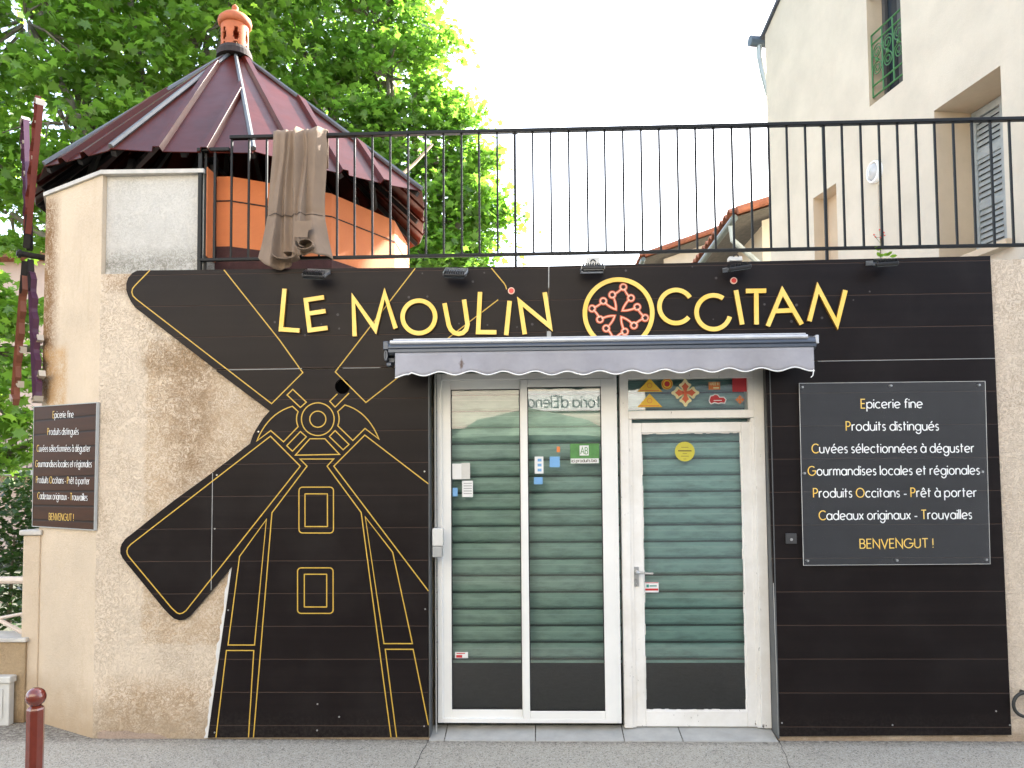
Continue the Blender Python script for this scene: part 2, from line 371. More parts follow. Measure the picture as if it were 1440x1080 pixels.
def orange_mat():
    m, t, bs, out = nodes('orange_drum_panel'); co, x, y, z = coords(t)
    wv = N(t, 'TexWave'); wv.bands_direction = 'Z'; wv.inputs['Scale'].default_value = 34; wv.inputs['Distortion'].default_value = 0.3; t.links.new(co, wv.inputs[0])
    c = mixc(t, ramp(t, noise(t, co, 3, 5, 0.6), 0.3, 0.7), (0.66, 0.215, 0.07), (0.58, 0.175, 0.06))
    c = mixc(t, math_(t, 'MULTIPLY', wv.outputs['Fac'], 0.18), c, (0.40, 0.12, 0.05))
    t.links.new(c, bs.inputs['Base Color']); bs.inputs['Roughness'].default_value = 0.8; bump(t, wv.outputs['Fac'], bs, 0.35, 0.006); return m
MAT['orange'] = orange_mat()
MAT['maroon_band'] = M('maroon_felt', (0.060, 0.022, 0.020), 0.9, var=0.4, vs=30, bstr=0.5, bscale=120)
MAT['crack'] = M('black_joint', (0.02, 0.015, 0.012), 0.9)
MAT['maroon'] = M('maroon_roof_metal', (0.074, 0.0105, 0.0055), 0.34, metal=0.0, var=0.35, vs=2.2, bstr=0.12, bscale=5, bdist=0.01, col2=(0.044, 0.0075, 0.0045), spec=0.14)
MAT['grey_cap'] = M('grey_hip_cap', (0.12, 0.125, 0.125), 0.4, metal=0.3, var=0.3)
MAT['terracotta'] = M('terracotta', (0.48, 0.13, 0.045), 0.75, var=0.35, vs=9, bstr=0.15)
MAT['mortar'] = M('dark_mortar', (0.03, 0.02, 0.017), 0.9, bstr=0.5, bscale=60)
MAT['black_wood'] = M('dark_timber', (0.022, 0.018, 0.016), 0.8)
MAT['coping'] = M('pale_coping', (0.55, 0.52, 0.47), 0.7, var=0.3, vs=8)
MAT['iron'] = M('dark_green_iron', (0.0035, 0.005, 0.006), 0.5, var=0.4, vs=18, spec=0.25, col2=(0.009, 0.009, 0.008), bstr=0.12, bscale=60)
MAT['green_iron'] = M('green_balcony_iron', (0.04, 0.16, 0.045), 0.45, var=0.2)
MAT['awn_alu'] = M('grey_blue_aluminium', (0.075, 0.090, 0.115), 0.35, metal=0.3, var=0.15)
MAT['awn_light'] = M('pale_aluminium', (0.55, 0.56, 0.58), 0.4, metal=0.3, var=0.2, vs=10)
def valance_mat():
    m, t, bs, out = nodes('lavender_grey_canvas'); co, x, y, z = coords(t)
    c = mixc(t, ramp(t, noise(t, co, 4, 5, 0.65), 0.35, 0.7), (0.325, 0.32, 0.345), (0.255, 0.25, 0.272))
    sx, sz = P(649, 512, -0.27)
    d = math_(t, 'ADD', math_(t, 'ABSOLUTE', math_(t, 'SUBTRACT', x, sx)), math_(t, 'MULTIPLY', math_(t, 'ABSOLUTE', math_(t, 'SUBTRACT', z, sz)), 0.35))
    k = math_(t, 'MULTIPLY', ramp(t, math_(t, 'ADD', d, math_(t, 'MULTIPLY', noise(t, co, 60, 4), 0.03)), 0.035, 0.022), 0.9)
    c = mixc(t, k, c, (0.10, 0.06, 0.04))
    t.links.new(c, bs.inputs['Base Color']); bs.inputs['Roughness'].default_value = 0.85; bump(t, noise(t, co, 7, 3), bs, 0.25, 0.02); return m
MAT['valance'] = valance_mat()
MAT['canvas'] = M('brown_canvas', (0.215, 0.152, 0.104), 0.85, var=0.2, vs=5, bstr=0.25, bscale=9, bdist=0.02)
MAT['black_plastic'] = M('black_plastic', (0.009, 0.0095, 0.011), 0.45, var=0.3)
MAT['lamp_metal'] = M('grey_lamp_metal', (0.30, 0.31, 0.32), 0.4, metal=0.6)
MAT['lamp_glass'] = M('dark_lamp_glass', (0.06, 0.07, 0.075), 0.15)
MAT['grey_plastic'] = M('grey_plastic', (0.36, 0.36, 0.34), 0.5, var=0.2)
MAT['pale_grey'] = M('pale_grey_plastic', (0.58, 0.57, 0.53), 0.5, var=0.2)
MAT['steel'] = M('brushed_steel', (0.55, 0.55, 0.55), 0.3, metal=0.9)
MAT['bollard'] = M('maroon_gloss_paint', (0.155, 0.028, 0.016), 0.22, var=0.3, vs=14, coat=0.6)
MAT['bark'] = M('plane_bark', (0.22, 0.19, 0.14), 0.9, var=0.55, vs=7, bstr=0.4, bscale=20)
MAT['shutter_grey'] = M('faded_grey_blue_wood', (0.36, 0.39, 0.38), 0.75, var=0.3, vs=10)
MAT['roof_tile'] = M('terracotta_roof_tile', (0.36, 0.125, 0.065), 0.85, var=0.5, vs=7, bstr=0.2)
MAT['zinc'] = M('zinc_gutter', (0.38, 0.42, 0.40), 0.45, metal=0.3, var=0.25)
MAT['soffit'] = M('weathered_soffit_board', (0.13, 0.115, 0.095), 0.9, var=0.5, vs=12)
MAT['sail_red'] = M('brick_red_wood', (0.19, 0.040, 0.026), 0.5, var=0.25)
MAT['sail_purple'] = M('plum_purple_wood', (0.085, 0.028, 0.060), 0.5, var=0.25)
MAT['sail_brown'] = M('red_brown_wood', (0.23, 0.080, 0.045), 0.55, var=0.25)
MAT['sail_cream'] = M('cream_wood', (0.52, 0.46, 0.38), 0.6, var=0.2)
MAT['dark_glass'] = M('dark_window_glass', (0.03, 0.04, 0.05), 0.08)
MAT['paper'] = M('paper', (0.70, 0.70, 0.68), 0.6, var=0.06)
MAT['blue_paper'] = M('pale_blue_print', (0.16, 0.36, 0.62), 0.55, var=0.15)
MAT['green_print'] = M('green_print', (0.08, 0.26, 0.06), 0.5, var=0.35, vs=20)
MAT['st_yellow'] = M('yellow_sticker', (0.80, 0.50, 0.03), 0.45, var=0.08)
MAT['st_olive'] = M('olive_yellow_sticker', (0.50, 0.44, 0.04), 0.5, var=0.1)
MAT['st_red'] = M('red_sticker', (0.50, 0.02, 0.025), 0.45, var=0.1)
MAT['st_orange'] = M('orange_sticker', (0.70, 0.20, 0.04), 0.45, var=0.1)
MAT['st_cream'] = M('cream_sticker', (0.78, 0.68, 0.36), 0.5, var=0.06)
MAT['st_dark'] = M('dark_print', (0.08, 0.05, 0.02), 0.5)
MAT['dark_sign_text'] = M('slate_sign_text', (0.05, 0.06, 0.075), 0.5)
MAT['stripe_board'] = None
def stripe_board():
    m, t, bs, out = nodes('brown_striped_board'); co, x, y, z = coords(t)
    fr = math_(t, 'FRACT', math_(t, 'DIVIDE', z, 0.104)); d = math_(t, 'ABSOLUTE', math_(t, 'SUBTRACT', fr, 0.5)); g = ramp(t, d, 0.40, 0.49)
    c = mixc(t, ramp(t, noise(t, co, 2.5, 4, 0.6, sx=(1, 1, 8)), 0.3, 0.7), (0.052, 0.0185, 0.0075), (0.036, 0.0135, 0.006))
    c = mixc(t, g, c, (0.010, 0.005, 0.004)); t.links.new(c, bs.inputs['Base Color']); bs.inputs['Roughness'].default_value = 0.42; bs.inputs['Specular IOR Level'].default_value = 0.08
    bump(t, g, bs, 0.4, -0.002); return m
MAT['stripe_board'] = stripe_board()
def leaf_mat(name, dif, trn, wt):
    m, t, bs, out = nodes(name); co, x, y, z = coords(t)
    n = ramp(t, noise(t, co, 1.1, 4, 0.6), 0.3, 0.7); n2 = N(t, 'NewGeometry').outputs['Random Per Island']
    bs.inputs['Roughness'].default_value = 0.33; bs.inputs['Specular IOR Level'].default_value = 0.6; gi = N(t, 'NewGeometry')
    t.links.new(mixc(t, n2, mixc(t, n, dif, tuple(q*0.6 for q in dif)), tuple(q*1.3 for q in dif)), bs.inputs['Base Color'])
    tl = N(t, 'BsdfTranslucent'); t.links.new(mixc(t, n2, mixc(t, n, trn, tuple(q*0.7 for q in trn)), (trn[0]*1.25, trn[1]*1.05, trn[2])), tl.inputs[0])
    mx = N(t, 'MixShader'); mx.inputs[0].default_value = wt
    t.links.new(bs.outputs[0], mx.inputs[1]); t.links.new(tl.outputs[0], mx.inputs[2]); t.links.new(mx.outputs[0], out.inputs[0]); return m
MAT['leaf'] = leaf_mat('plane_leaf', (0.090, 0.165, 0.026), (0.25, 0.52, 0.05), 0.5)
MAT['leaf2'] = leaf_mat('lighter_plane_leaf', (0.095, 0.175, 0.028), (0.22, 0.50, 0.05), 0.5)
MAT['hedge'] = leaf_mat('hedge_leaf', (0.035, 0.075, 0.022), (0.06, 0.14, 0.02), 0.3)

# ------------------------------------------------------------------ stroke lettering (rounded geometric alphabet)
def LN(*p): return list(p)
def AR(cx, cy, r, a0, a1): return circ(cx, cy, r, a0, a1, max(6, int(abs(a1-a0)/14))) if abs(a1-a0) < 360 else circ(cx, cy, r, a0, a1, 26)+[(cx+r, cy)]
O_ = AR(.5, .5, .5, 0, 360)
G = {
 'o': (1.0, [O_]), 'a': (1.0, [O_, LN((1, 0), (1, 1))]), 'd': (1.0, [O_, LN((1, 0), (1, 1.55))]),
 'b': (1.0, [O_, LN((0, 0), (0, 1.55))]),
 'p': (1.0, [O_, LN((0, 1), (0, -.55))]), 'g': (1.0, [O_, LN((1, 1), (1, -.1)) + AR(.55, -.1, .45, -10, -165)]),
 'e': (1.0, [LN((.04, .42), (.98, .58)) + AR(.5, .5, .5, 12, 312)]), 'c': (.85, [AR(.5, .5, .5, 48, 312)]),
 'u': (.86, [LN((0, 1), (0, .43)) + AR(.43, .43, .43, 180, 360) + LN((.86, 1)), LN((.86, .43), (.86, 0))]),
 'n': (.82, [LN((0, 0), (0, 1)), AR(.41, .59, .41, 180, 0) + LN((.82, 0))]),
 'm': (1.25, [LN((0, 0), (0, 1)), AR(.31, .69, .31, 180, 0) + LN((.62, 0)), AR(.94, .69, .31, 180, 0) + LN((1.25, 0))]),
 'r': (.48, [LN((0, 0), (0, 1)), AR(.40, .60, .40, 180, 75)]),
 'i': (.0, [LN((0, 0), (0, 1)), LN((0, 1.28), (0, 1.46))]), 'l': (.0, [LN((0, 0), (0, 1.55))]),
 't': (.52, [LN((.2, 0), (.2, 1.45)), LN((0, 1), (.52, 1))]), 'f': (.55, [LN((.2, 0), (.2, 1.22)) + AR(.5, 1.22, .3, 180, 70), LN((0, 1), (.52, 1))]),
 's': (.56, [AR(.29, .75, .25, 35, 268) + AR(.27, .25, .25, 88, -145)]), 'v': (.85, [LN((0, 1), (.42, 0), (.85, 1))]),
 'x': (.75, [LN((0, 0), (.75, 1)), LN((0, 1), (.75, 0))]), '-': (.5, [LN((0, .45), (.5, .45))]), ' ': (.22, []), "'": (.0, [LN((0, 1.2), (0, 1.55))]),
 '!': (.0, [LN((0, .4), (0, 1.5)), LN((0, 0), (0, .12))]),
 'E': (.75, [LN((.75, 1.5), (0, 1.5), (0, 0), (.75, 0)), LN((0, .78), (.65, .78))]),
 'P': (.8, [LN((0, 0), (0, 1.5), (.38, 1.5)) + AR(.38, 1.1, .4, 90, -90) + LN((0, .7))]),
 'C': (1.2, [AR(.75, .75, .75, 45, 315)]), 'G': (1.45, [AR(.75, .75, .75, 48, 360) + LN((.85, .75))]),
 'O': (1.5, [AR(.75, .75, .75, 0, 360)]), 'T': (.95, [LN((0, 1.5), (.95, 1.5)), LN((.475, 1.5), (.475, 0))]),
 'B': (.85, [LN((0, 0), (0, 1.5), (.4, 1.5)) + AR(.4, 1.15, .35, 90, -90) + LN((0, .8)), LN((.4, .8)) + AR(.45, .4, .4, 90, -90) + LN((0, 0))]),
 'N': (1.05, [LN((0, 0), (0, 1.5), (1.05, 0), (1.05, 1.5))]), 'V': (1.1, [LN((0, 1.5), (.55, 0), (1.1, 1.5))]),
 'U': (.95, [LN((0, 1.5), (0, .47)) + AR(.475, .475, .475, 180, 360) + LN((.95, 1.5))]), 'A': (1.15, [LN((0, 0), (.575, 1.5), (1.15, 0)), LN((.2, .5), (.95, .5))]),
 'M': (1.3, [LN((0, 0), (0.1, 1.5), (.65, .3), (1.2, 1.5), (1.3, 0))]), 'D': (1.0, [LN((0, 0), (0, 1.5), (.3, 1.5)) + AR(.3, .75, .75, 90, -90) + LN((0, 0))]), 'I': (0.0, [LN((0, 0), (0, 1.5))]),
}
for a, b, acc in (('é', 'e', LN((.42, 1.22), (.68, 1.52))), ('à', 'a', LN((.3, 1.52), (.56, 1.22))), ('ê', 'e', LN((.25, 1.2), (.5, 1.48), (.75, 1.2)))):
    G[a] = (G[b][0], G[b][1] + [acc])
def layout(s, gap=.31):
    x = 0; out = []
    for ch in s:
        wd, st = G[ch]
        for p in st: out.append((ch, [(x+q[0], q[1]) for q in p]))
        x += wd + gap
    return out, x-gap
def write(bmw, bmy, pl, s, A, B, xh, w, n0, n1, allyellow=False, mirror=False):
    """s written between the plane points A and B (ends of the baseline), x-height xh"""
    st, W = layout(s)
    dx, dy = (B[0]-A[0])/W, (B[1]-A[1])/W
    for i_, (ch, p) in enumerate(st):
        q = [(A[0]+dx*a, A[1]+dy*a+xh*b) for a, b in p]
        ribbon(bmy if (allyellow or (ch.isupper() and bmy is not None)) else bmw, pl, q, w, n0, n1+.0004*(i_ % 3))

# ------------------------------------------------------------------ setting: ground
def sheet(name, m, x0, x1, y0, y1, z, nx=1):
    bm = NEW(); vs = [bm.verts.new(p) for p in ((x0, y0, z), (x1, y0, z), (x1, y1, z), (x0, y1, z))]; bm.faces.new(vs)
    return prop(obj(name, bm, m), kind='structure')
sheet('ground', MAT['earth'], -150, 150, -150, 150, -0.17)
sheet('road', MAT['road'], -60, 60, -7.4, -2.62, -0.14)
def slab(name, m, x0, x1, y0, y1, z0, z1):
    bm = NEW(); box(bm, x0, x1, y0, y1, z0, z1, 0.01); return prop(obj(name, bm, m), kind='structure')
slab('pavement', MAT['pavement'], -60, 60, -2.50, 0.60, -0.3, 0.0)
slab('kerb', MAT['kerb'], -60, 60, -2.63, -2.502, -0.3, 0.003)
slab('pavement', MAT['road'], -60, 60, -9.2, -7.53, -0.3, 0.0)
slab('kerb', MAT['road'], -60, 60, -7.528, -7.40, -0.3, 0.003)

# ------------------------------------------------------------------ the shop building
xB = P(137, 650, 0.02)[0]                    # left corner of the front wall
zTop = P(720, 375)[1]                        # top of the dark fascia
xL, xR = P(603, 800)[0], P(1090, 800)[0]     # door opening
xEnd = 4.9
shop = thing('shop_building', 'single storey roughcast shop with glazed doors and a roof terrace', 'shop', (0.5, 0.3, 0))
YW = 0.022
bm = NEW(); zt2 = Z_(385, 165)
box(bm, xB, xL-0.002, YW, 0.34, 0, zt2); obj('wall', bm, MAT['render'], shop)
bm = NEW(); box(bm, xR+0.002, xEnd, YW, 0.34, 0, zTop-0.004); obj('wall', bm, MAT['render_right'], shop, 'rough beige wall right of the dark boards')
zL = P(800, 512, 0.15)[1]                    # lintel underside
bm = NEW(); box(bm, xL, xR, YW, 0.34, zL, zt2); obj('lintel', bm, MAT['render'], shop)
bm = NEW(); box(bm, xB+0.8, xEnd, 0.342, 7.0, zTop-0.35, zTop-0.14); obj('terrace_floor', bm, MAT['pale_grey'], shop)
bm = NEW(); box(bm, xEnd-0.25, xEnd, 0.342, 7.0, 0, zTop-0.352); box(bm, xB+1.2, xEnd-0.252, 6.75, 7.0, 0, zTop-0.352)
obj('back_wall', bm, MAT['cream'], shop)
# room behind the shutter
bm = NEW(); box(bm, xL-0.8, xR+0.8, 2.4, 2.45, 0.0, zTop-0.36); box(bm, xL-0.85, xL-0.8, 0.36, 2.45, 0, zTop-0.36); box(bm, xR+0.8, xR+0.85, 0.36, 2.45, 0, zTop-0.36)
obj('interior_wall', bm, MAT['interior'], shop)
bm = NEW(); box(bm, xL-0.8, xR+0.8, 0.36, 2.4, -0.02, 0.045); obj('interior_floor', bm, MAT['int_floor'], shop)
# threshold tiles
bm = NEW(); tx = [P(q, 1036, 0.0)[0] for q in (603, 625, 753, 878, 960, 1094)]
for a, b in zip(tx, tx[1:]):
    q = [bm.verts.new(p) for p in ((a+.003, -.012, .006), (b-.003, -.012, .006), (b-.003, .19, .045), (a+.003, .19, .045), (a+.003, -.012, -.02), (b-.003, -.012, -.02))]
    bm.faces.new(q[:4]); bm.faces.new((q[4], q[5], q[1], q[0]))
obj('threshold', bm, MAT['tile'], shop)
# grey angle strips lining the opening
bm = NEW(); zb = 0.02
box(bm, xL, xL+0.006, -0.004, 0.11, zb, zL); obj('jamb_lining', bm, M('grey_jamb_metal', (0.10, 0.105, 0.105), 0.5), shop); bm = NEW(); box(bm, xR-0.006, xR, -0.004, 0.15, zb, zL); obj('jamb_lining', bm, bpy.data.materials['grey_jamb_metal'], shop)

def gp(px, py):
    r = ray(px, py); t_ = -CAM.z/r.z; return CAM + r*t_
def crack(pts, w):
    rn = random.Random(int(pts[0][0])); q = [gp(*p) for p in pts]; fine = []
    for a_, b_ in zip(q, q[1:]):
        for i in range(6): fine.append(a_.lerp(b_, i/6)+Vector((rn.uniform(-.006, .006), 0, 0)))
    fine.append(q[-1]); bm = NEW(); L_ = [bm.verts.new((p.x-w*rn.uniform(.6, 1.3), p.y, .0012)) for p in fine]; R_ = [bm.verts.new((p.x+w*rn.uniform(.6, 1.3), p.y, .0012)) for p in fine]
    for i in range(len(fine)-1): bm.faces.new((L_[i], L_[i+1], R_[i+1], R_[i]))
    return prop(obj('pavement_crack', bm, MAT['crack']), kind='structure')
crack([(603, 1040.5), (594, 1058), (580, 1085), (560, 1130)], .0022); crack([(1094, 1037.5), (1101, 1055), (1113, 1085), (1130, 1130)], .002)
bm = NEW(); pw = lambda *q: [FAC.uv(x, y, -.0215) for x, y in q]
poly(bm, FAC, pw((137.5, 1046), (170, 1044.5), (215, 1041), (238, 1039), (226, 1034), (210, 1030.5), (196, 1031.5), (178, 1027.5), (158, 1029), (146, 1027), (137.5, 1030)), -.0225, -.0165)
obj('broken_plaster', bm, roughcast('bare_mortar', (0.42, 0.32, 0.25), (0.2, 0.14, 0.1), (0.25, 0.18, 0.13), 0.8), shop)
YS = 0.10                                    # face of the sliding unit
def xs(px, py, Y): return P(px, py, Y)[0]
def zs(py, px, Y): return P(px, py, Y)[1]
sl_l, sl_r = xs(615, 800, YS), xs(871, 800, YS); sl_b, sl_t = zs(1017, 740, YS), zs(524, 740, YS)
sd = thing('sliding_door', None, None, (0, 0, 0)); sd.parent = shop; sd.matrix_parent_inverse = Matrix.Translation(-shop.location)
def sub(name, bm, m, par, label=None, smooth=False):
    o = obj(name, bm, m, None, label, smooth); o.parent = par
    return o
bm = NEW()
box(bm, sl_l, xs(622, 800, YS), YS, YS+.12, sl_b, sl_t, .003); box(bm, xs(866, 800, YS), sl_r, YS, YS+.12, sl_b, sl_t, .003)
box(bm, xs(622, 800, YS)+.001, xs(866, 800, YS)-.001, YS, YS+.12, zs(533, 740, YS), sl_t, .003); box(bm, xs(622, 800, YS)+.001, xs(866, 800, YS)-.001, YS, YS+.12, sl_b, zs(1011, 740, YS), .003)
sub('frame', bm, MAT['white_alu'], sd)
gl = [(635, 733, 547, 997, 0.150), (743.5, 848, 545, 999, 0.120)]
edges = [(622.5, 741.5), (734.5, 865.5)]
for (g0, g1, t0, t1, Y), (e0, e1) in zip(gl, edges):
    bm = NEW(); a, b = xs(g0, 780, Y), xs(g1, 780, Y); c, d = zs(t1, 740, Y), zs(t0, 740, Y); l, r = xs(e0, 780, Y), xs(e1, 780, Y); bo, to = zs(1010.5, 740, Y), zs(534, 740, Y)
    box(bm, l, a, Y-.02, Y+.02, bo, to, .003); box(bm, b, r, Y-.02, Y+.02, bo, to, .003)
    box(bm, a+.0005, b-.0005, Y-.018, Y+.018, d, to, .003); box(bm, a+.0005, b-.0005, Y-.018, Y+.018, bo, c, .003)
    sub('sash', bm, MAT['white_alu'], sd)
    bm = NEW(); vs = [bm.verts.new(p) for p in ((a-.005, Y, c-.005), (b+.005, Y, c-.005), (b+.005, Y, d+.005), (a-.005, Y, d+.005))]; bm.faces.new(vs)
    sub('pane', bm, MAT['glass'], sd)
    bm = NEW(); q = .006
    for x0, x1, z0, z1 in ((a, a+q, c, d), (b-q, b, c, d), (a+q, b-q, d-q, d), (a+q, b-q, c, c+q)): box(bm, x0, x1, Y-.012, Y-.002, z0, z1)
    sub('gasket', bm, MAT['black_plastic'], sd)
# entrance door
YD = 0.13
ed = thing('entrance_door', None, None, (0, 0, 0)); ed.parent = shop; ed.matrix_parent_inverse = Matrix.Translation(-shop.location)
df_l, df_r = xs(875, 800, YD), xs(1080, 800, YD); zb = zs(1024, 980, YD)
bm = NEW()
ztr0, ztr1 = zs(577, 970, YD), zs(532, 970, YD)
box(bm, df_l, xs(887, 800, YD), YD, YD+.10, zb, zL-.005, .003); box(bm, xs(1066, 800, YD), df_r, YD, YD+.10, zb, zL-.005, .003)
l, r = xs(887, 800, YD)+.001, xs(1066, 800, YD)-.001
box(bm, l, r, YD, YD+.10, zs(588, 970, YD), ztr0, .003); box(bm, l, r, YD, YD+.10, ztr1, zL-.005, .003)
box(bm, l, l+.022, YD+.012, YD+.10, zb, zs(588, 970, YD)-.001); box(bm, r-.022, r, YD+.012, YD+.10, zb, zs(588, 970, YD)-.001)
box(bm, l, xs(882, 555, YD), YD+.003, YD+.1, ztr0+.001, ztr1-.001); box(bm, xs(1052, 555, YD), r, YD+.003, YD+.1, ztr0+.001, ztr1-.001)
sub('frame', bm, MAT['chipped'], ed)
Yl = YD+.022
dl, dr = xs(891, 800, Yl), xs(1063, 800, Yl); gl_, gr_ = xs(905, 800, Yl), xs(1047, 800, Yl); gt, gb = zs(608, 970, Yl), zs(1000, 970, Yl); dt, db = zs(594, 970, Yl), zs(1022, 970, Yl)
bm = NEW(); box(bm, dl, gl_, Yl, Yl+.045, db, dt, .004); box(bm, gr_, dr, Yl, Yl+.045, db, dt, .004); box(bm, gl_+.0005, gr_-.0005, Yl+.001, Yl+.044, gt, dt, .004); box(bm, gl_+.0005, gr_-.0005, Yl+.001, Yl+.044, db, gb, .004)
sub('leaf', bm, MAT['chipped'], ed)
bm = NEW(); rnd = random.Random(3)
for (ax, az, bx, bz) in ((gl_, gb, gl_, gt), (gr_, gb, gr_, gt), (gl_, gt, gr_, gt), (gl_, gb, gr_, gb)):   # ragged putty
    n = 26
    for i in range(n):
        t0, t1 = i/n, (i+1)/n; k = .004+.006*rnd.random(); x0, x1 = ax+(bx-ax)*t0, ax+(bx-ax)*t1; z0, z1 = az+(bz-az)*t0, az+(bz-az)*t1
        if ax == bx: s = 1 if ax == gl_ else -1; xa, xb = sorted((ax+.0003*s, ax+k*s)); box(bm, xa, xb, Yl+.012, Yl+.0195, z0+.0002, z1)
        else: s = -1 if az == gt else 1; za, zb_ = sorted((az+.0003*s, az+k*s)); box(bm, x0+.0002, x1, Yl+.011, Yl+.0185, za, zb_)
sub('putty', bm, MAT['chipped'], ed)
Yg = Yl+.02
bm = NEW(); bm.faces.new([bm.verts.new(p) for p in ((gl_-.005, Yg, gb-.005), (gr_+.005, Yg, gb-.005), (gr_+.005, Yg, gt+.005), (gl_-.005, Yg, gt+.005))]); sub('pane', bm, MAT['glass'], ed)
Yt = YD+.03
bm = NEW(); bm.faces.new([bm.verts.new(p) for p in ((xs(882, 555, YD)-.01, Yt, ztr0-.01), (xs(1052, 555, YD)+.01, Yt, ztr0-.01), (xs(1052, 555, YD)+.01, Yt, ztr1+.01), (xs(882, 555, YD)-.01, Yt, ztr1+.01))]); sub('transom_pane', bm, MAT['glass'], ed)
# handle
bm = NEW(); hx, hz = P(895, 804, Yl-.002)
box(bm, hx-.016, hx+.016, Yl-.008, Yl, hz-.10, hz+.035, .003); tube(bm, [(hx, Yl-.004, hz), (hx, Yl-.05, hz), (hx+.012, Yl-.058, hz-.001), (hx+.105, Yl-.056, hz-.006)], [.011, .010, .0095, .0085], 10)
tube(bm, [(hx, Yl-.0095, hz-.078), (hx, Yl-.006, hz-.078)], .008, 12); sub('handle', bm, MAT['steel'], ed, smooth=False)
# roller shutter, 23 px slats
YH = 0.245
pit = (zs(628, 900, YH)-zs(909, 900, YH))/12.0; zbot = zs(929, 900, YH); ztop = zL+.02
prof = []; z = zbot
prof += [(0.0, zbot-.012), (-.012, zbot-.012), (-.012, zbot+.012), (0, zbot+.014)]
z = zbot+.016
while z < ztop+pit:
    for k, d in ((0.0, .010), (.06, .0), (.16, -.007), (.5, -.0095), (.84, -.007), (.90, -.001), (.93, -.003), (.96, .010)): prof.append((d, z+pit*k))
    z += pit
bm = NEW(); a = [bm.verts.new((xL+.01, YH+d, q)) for d, q in prof]; b = [bm.verts.new((xR-.01, YH+d, q)) for d, q in prof]
for i in range(len(prof)-1): bm.faces.new((a[i], b[i], b[i+1], a[i+1]))
obj('roller_shutter', bm, MAT['shutter'], shop)

# stickers on the glass
def sticker(par, Y, name='sticker', label=None):
    pl = Plane((0, Y, 0), (1, 0, 0)); return pl
PS1, PS2 = Plane((0, .148, 0), (1, 0, 0)), Plane((0, .118, 0), (1, 0, 0))
PSD, PST = Plane((0, Yg-.002, 0), (1, 0, 0)), Plane((0, Yt-.002, 0), (1, 0, 0))
def quad(pl, x0, x1, y0, y1, n=0.0):
    (a, b), (c, d) = pl.uv(x0, y1), pl.uv(x1, y0); return [(a, b), (c, b), (c, d), (a, d)]
def flat(pl, pts, m, par, name, label, n=0.0):
    bm = NEW(); poly(bm, pl, pts, n, n+.0008); return sub(name, bm, m, par, label)
def uvs(pl, pts): return [pl.uv(*p) for p in pts]
# organic produce notice
s = flat(PS2, quad(PS2, 802, 842.5, 623.5, 652), MAT['green_print'], sd, 'sticker', 'green organic notice with a white square reading AB')
bm = NEW(); poly(bm, PS2, quad(PS2, 802.5, 842, 644.5, 651.7), .001, .0018)
x = [PS2.uv(*p) for p in ((815, 626.5), (828, 640.5))]; poly(bm, PS2, [(x[0][0], x[1][1]), (x[1][0], x[1][1]), (x[1][0], x[0][1]), (x[0][0], x[0][1])], .001, .0018)
sub('sticker_print', bm, MAT['paper'], sd)
bm = NEW(); write(bm, None, PS2, 'AB', PS2.uv(816.5, 638.5), PS2.uv(826.5, 638.5), .030, .005, .0022, .0026); sub('sticker_text', bm, MAT['green_print'], sd)
bm = NEW(); write(bm, None, PS2, 'ici produits bio', PS2.uv(804, 650), PS2.uv(839, 649.5), .014, .0034, .0022, .0026); sub('sticker_text', bm, MAT['st_dark'], sd)
for x0, x1, y0, y1, m, lab, pl, par in ((752, 764, 642, 666, 'paper', 'white paper notice with blue lines', PS2, sd), (773, 787, 642, 657, 'blue_paper', 'pale blue square sticker', PS2, sd), (751, 763, 671, 681, 'blue_paper', 'small pale blue sticker under the paper notice', PS2, sd),
        (783, 787.5, 628, 636, 'st_orange', 'tiny orange sticker', PS2, sd), (650, 665, 676, 699, 'paper', 'white card with printed lines', PS1, sd), (636, 649, 652, 674, 'paper', 'white card at the left edge of the glass', PS1, sd), (649, 661, 651, 674, 'pale_grey', 'pale grey card', PS1, sd), (636.5, 643.5, 686, 698, 'blue_paper', 'small blue card at the left edge', PS1, sd),
        (640, 658, 917, 925.5, 'paper', 'small white and red label low on the glass', PS1, sd), (907, 926, 818.5, 833, 'paper', 'small white label with a red strip below the handle', PSD, ed)):
    flat(pl, quad(pl, x0, x1, y0, y1), MAT[m], par, 'sticker', lab)
bm = NEW()
for k in range(3): poly(bm, PS2, quad(PS2, 756, 761.5, 645+k*7, 649+k*7), .001, .0016)
sub('sticker_print', bm, MAT['blue_paper'], sd)
bm = NEW()
for k in range(5): poly(bm, PS1, quad(PS1, 652, 663.5, 679+k*3.6, 680.3+k*3.6), .001, .0016)
sub('sticker_print', bm, MAT['grey_plastic'], sd)
bm = NEW(); poly(bm, PS1, quad(PS1, 641.5, 650, 921, 924.8), .001, .0016); poly(bm, PS1, quad(PS1, 642, 654, 918.2, 919.5), .001, .0016); sub('sticker_print', bm, MAT['st_red'], sd)
bm = NEW(); poly(bm, PSD, quad(PSD, 907.5, 925.5, 827.5, 830.5), .001, .0016); poly(bm, PSD, quad(PSD, 907.5, 925.5, 819, 820), .001, .0016); sub('sticker_print', bm, MAT['st_red'], ed)
bm = NEW(); poly(bm, PSD, quad(PSD, 909, 912.5, 822, 826), .001, .0016); poly(bm, PSD, quad(PSD, 913.5, 923.5, 823, 824.8), .001, .0016); sub('sticker_print', bm, M('teal_print', (0.03, 0.25, 0.2), .5), ed)
bm = NEW(); c = PSD.uv(963, 635); r = PSD.uv(977, 635)[0]-c[0]; disc(bm, PSD, c, r, 0, .0008); sub('sticker', bm, MAT['st_olive'], ed, 'round olive yellow sticker')
bm = NEW()
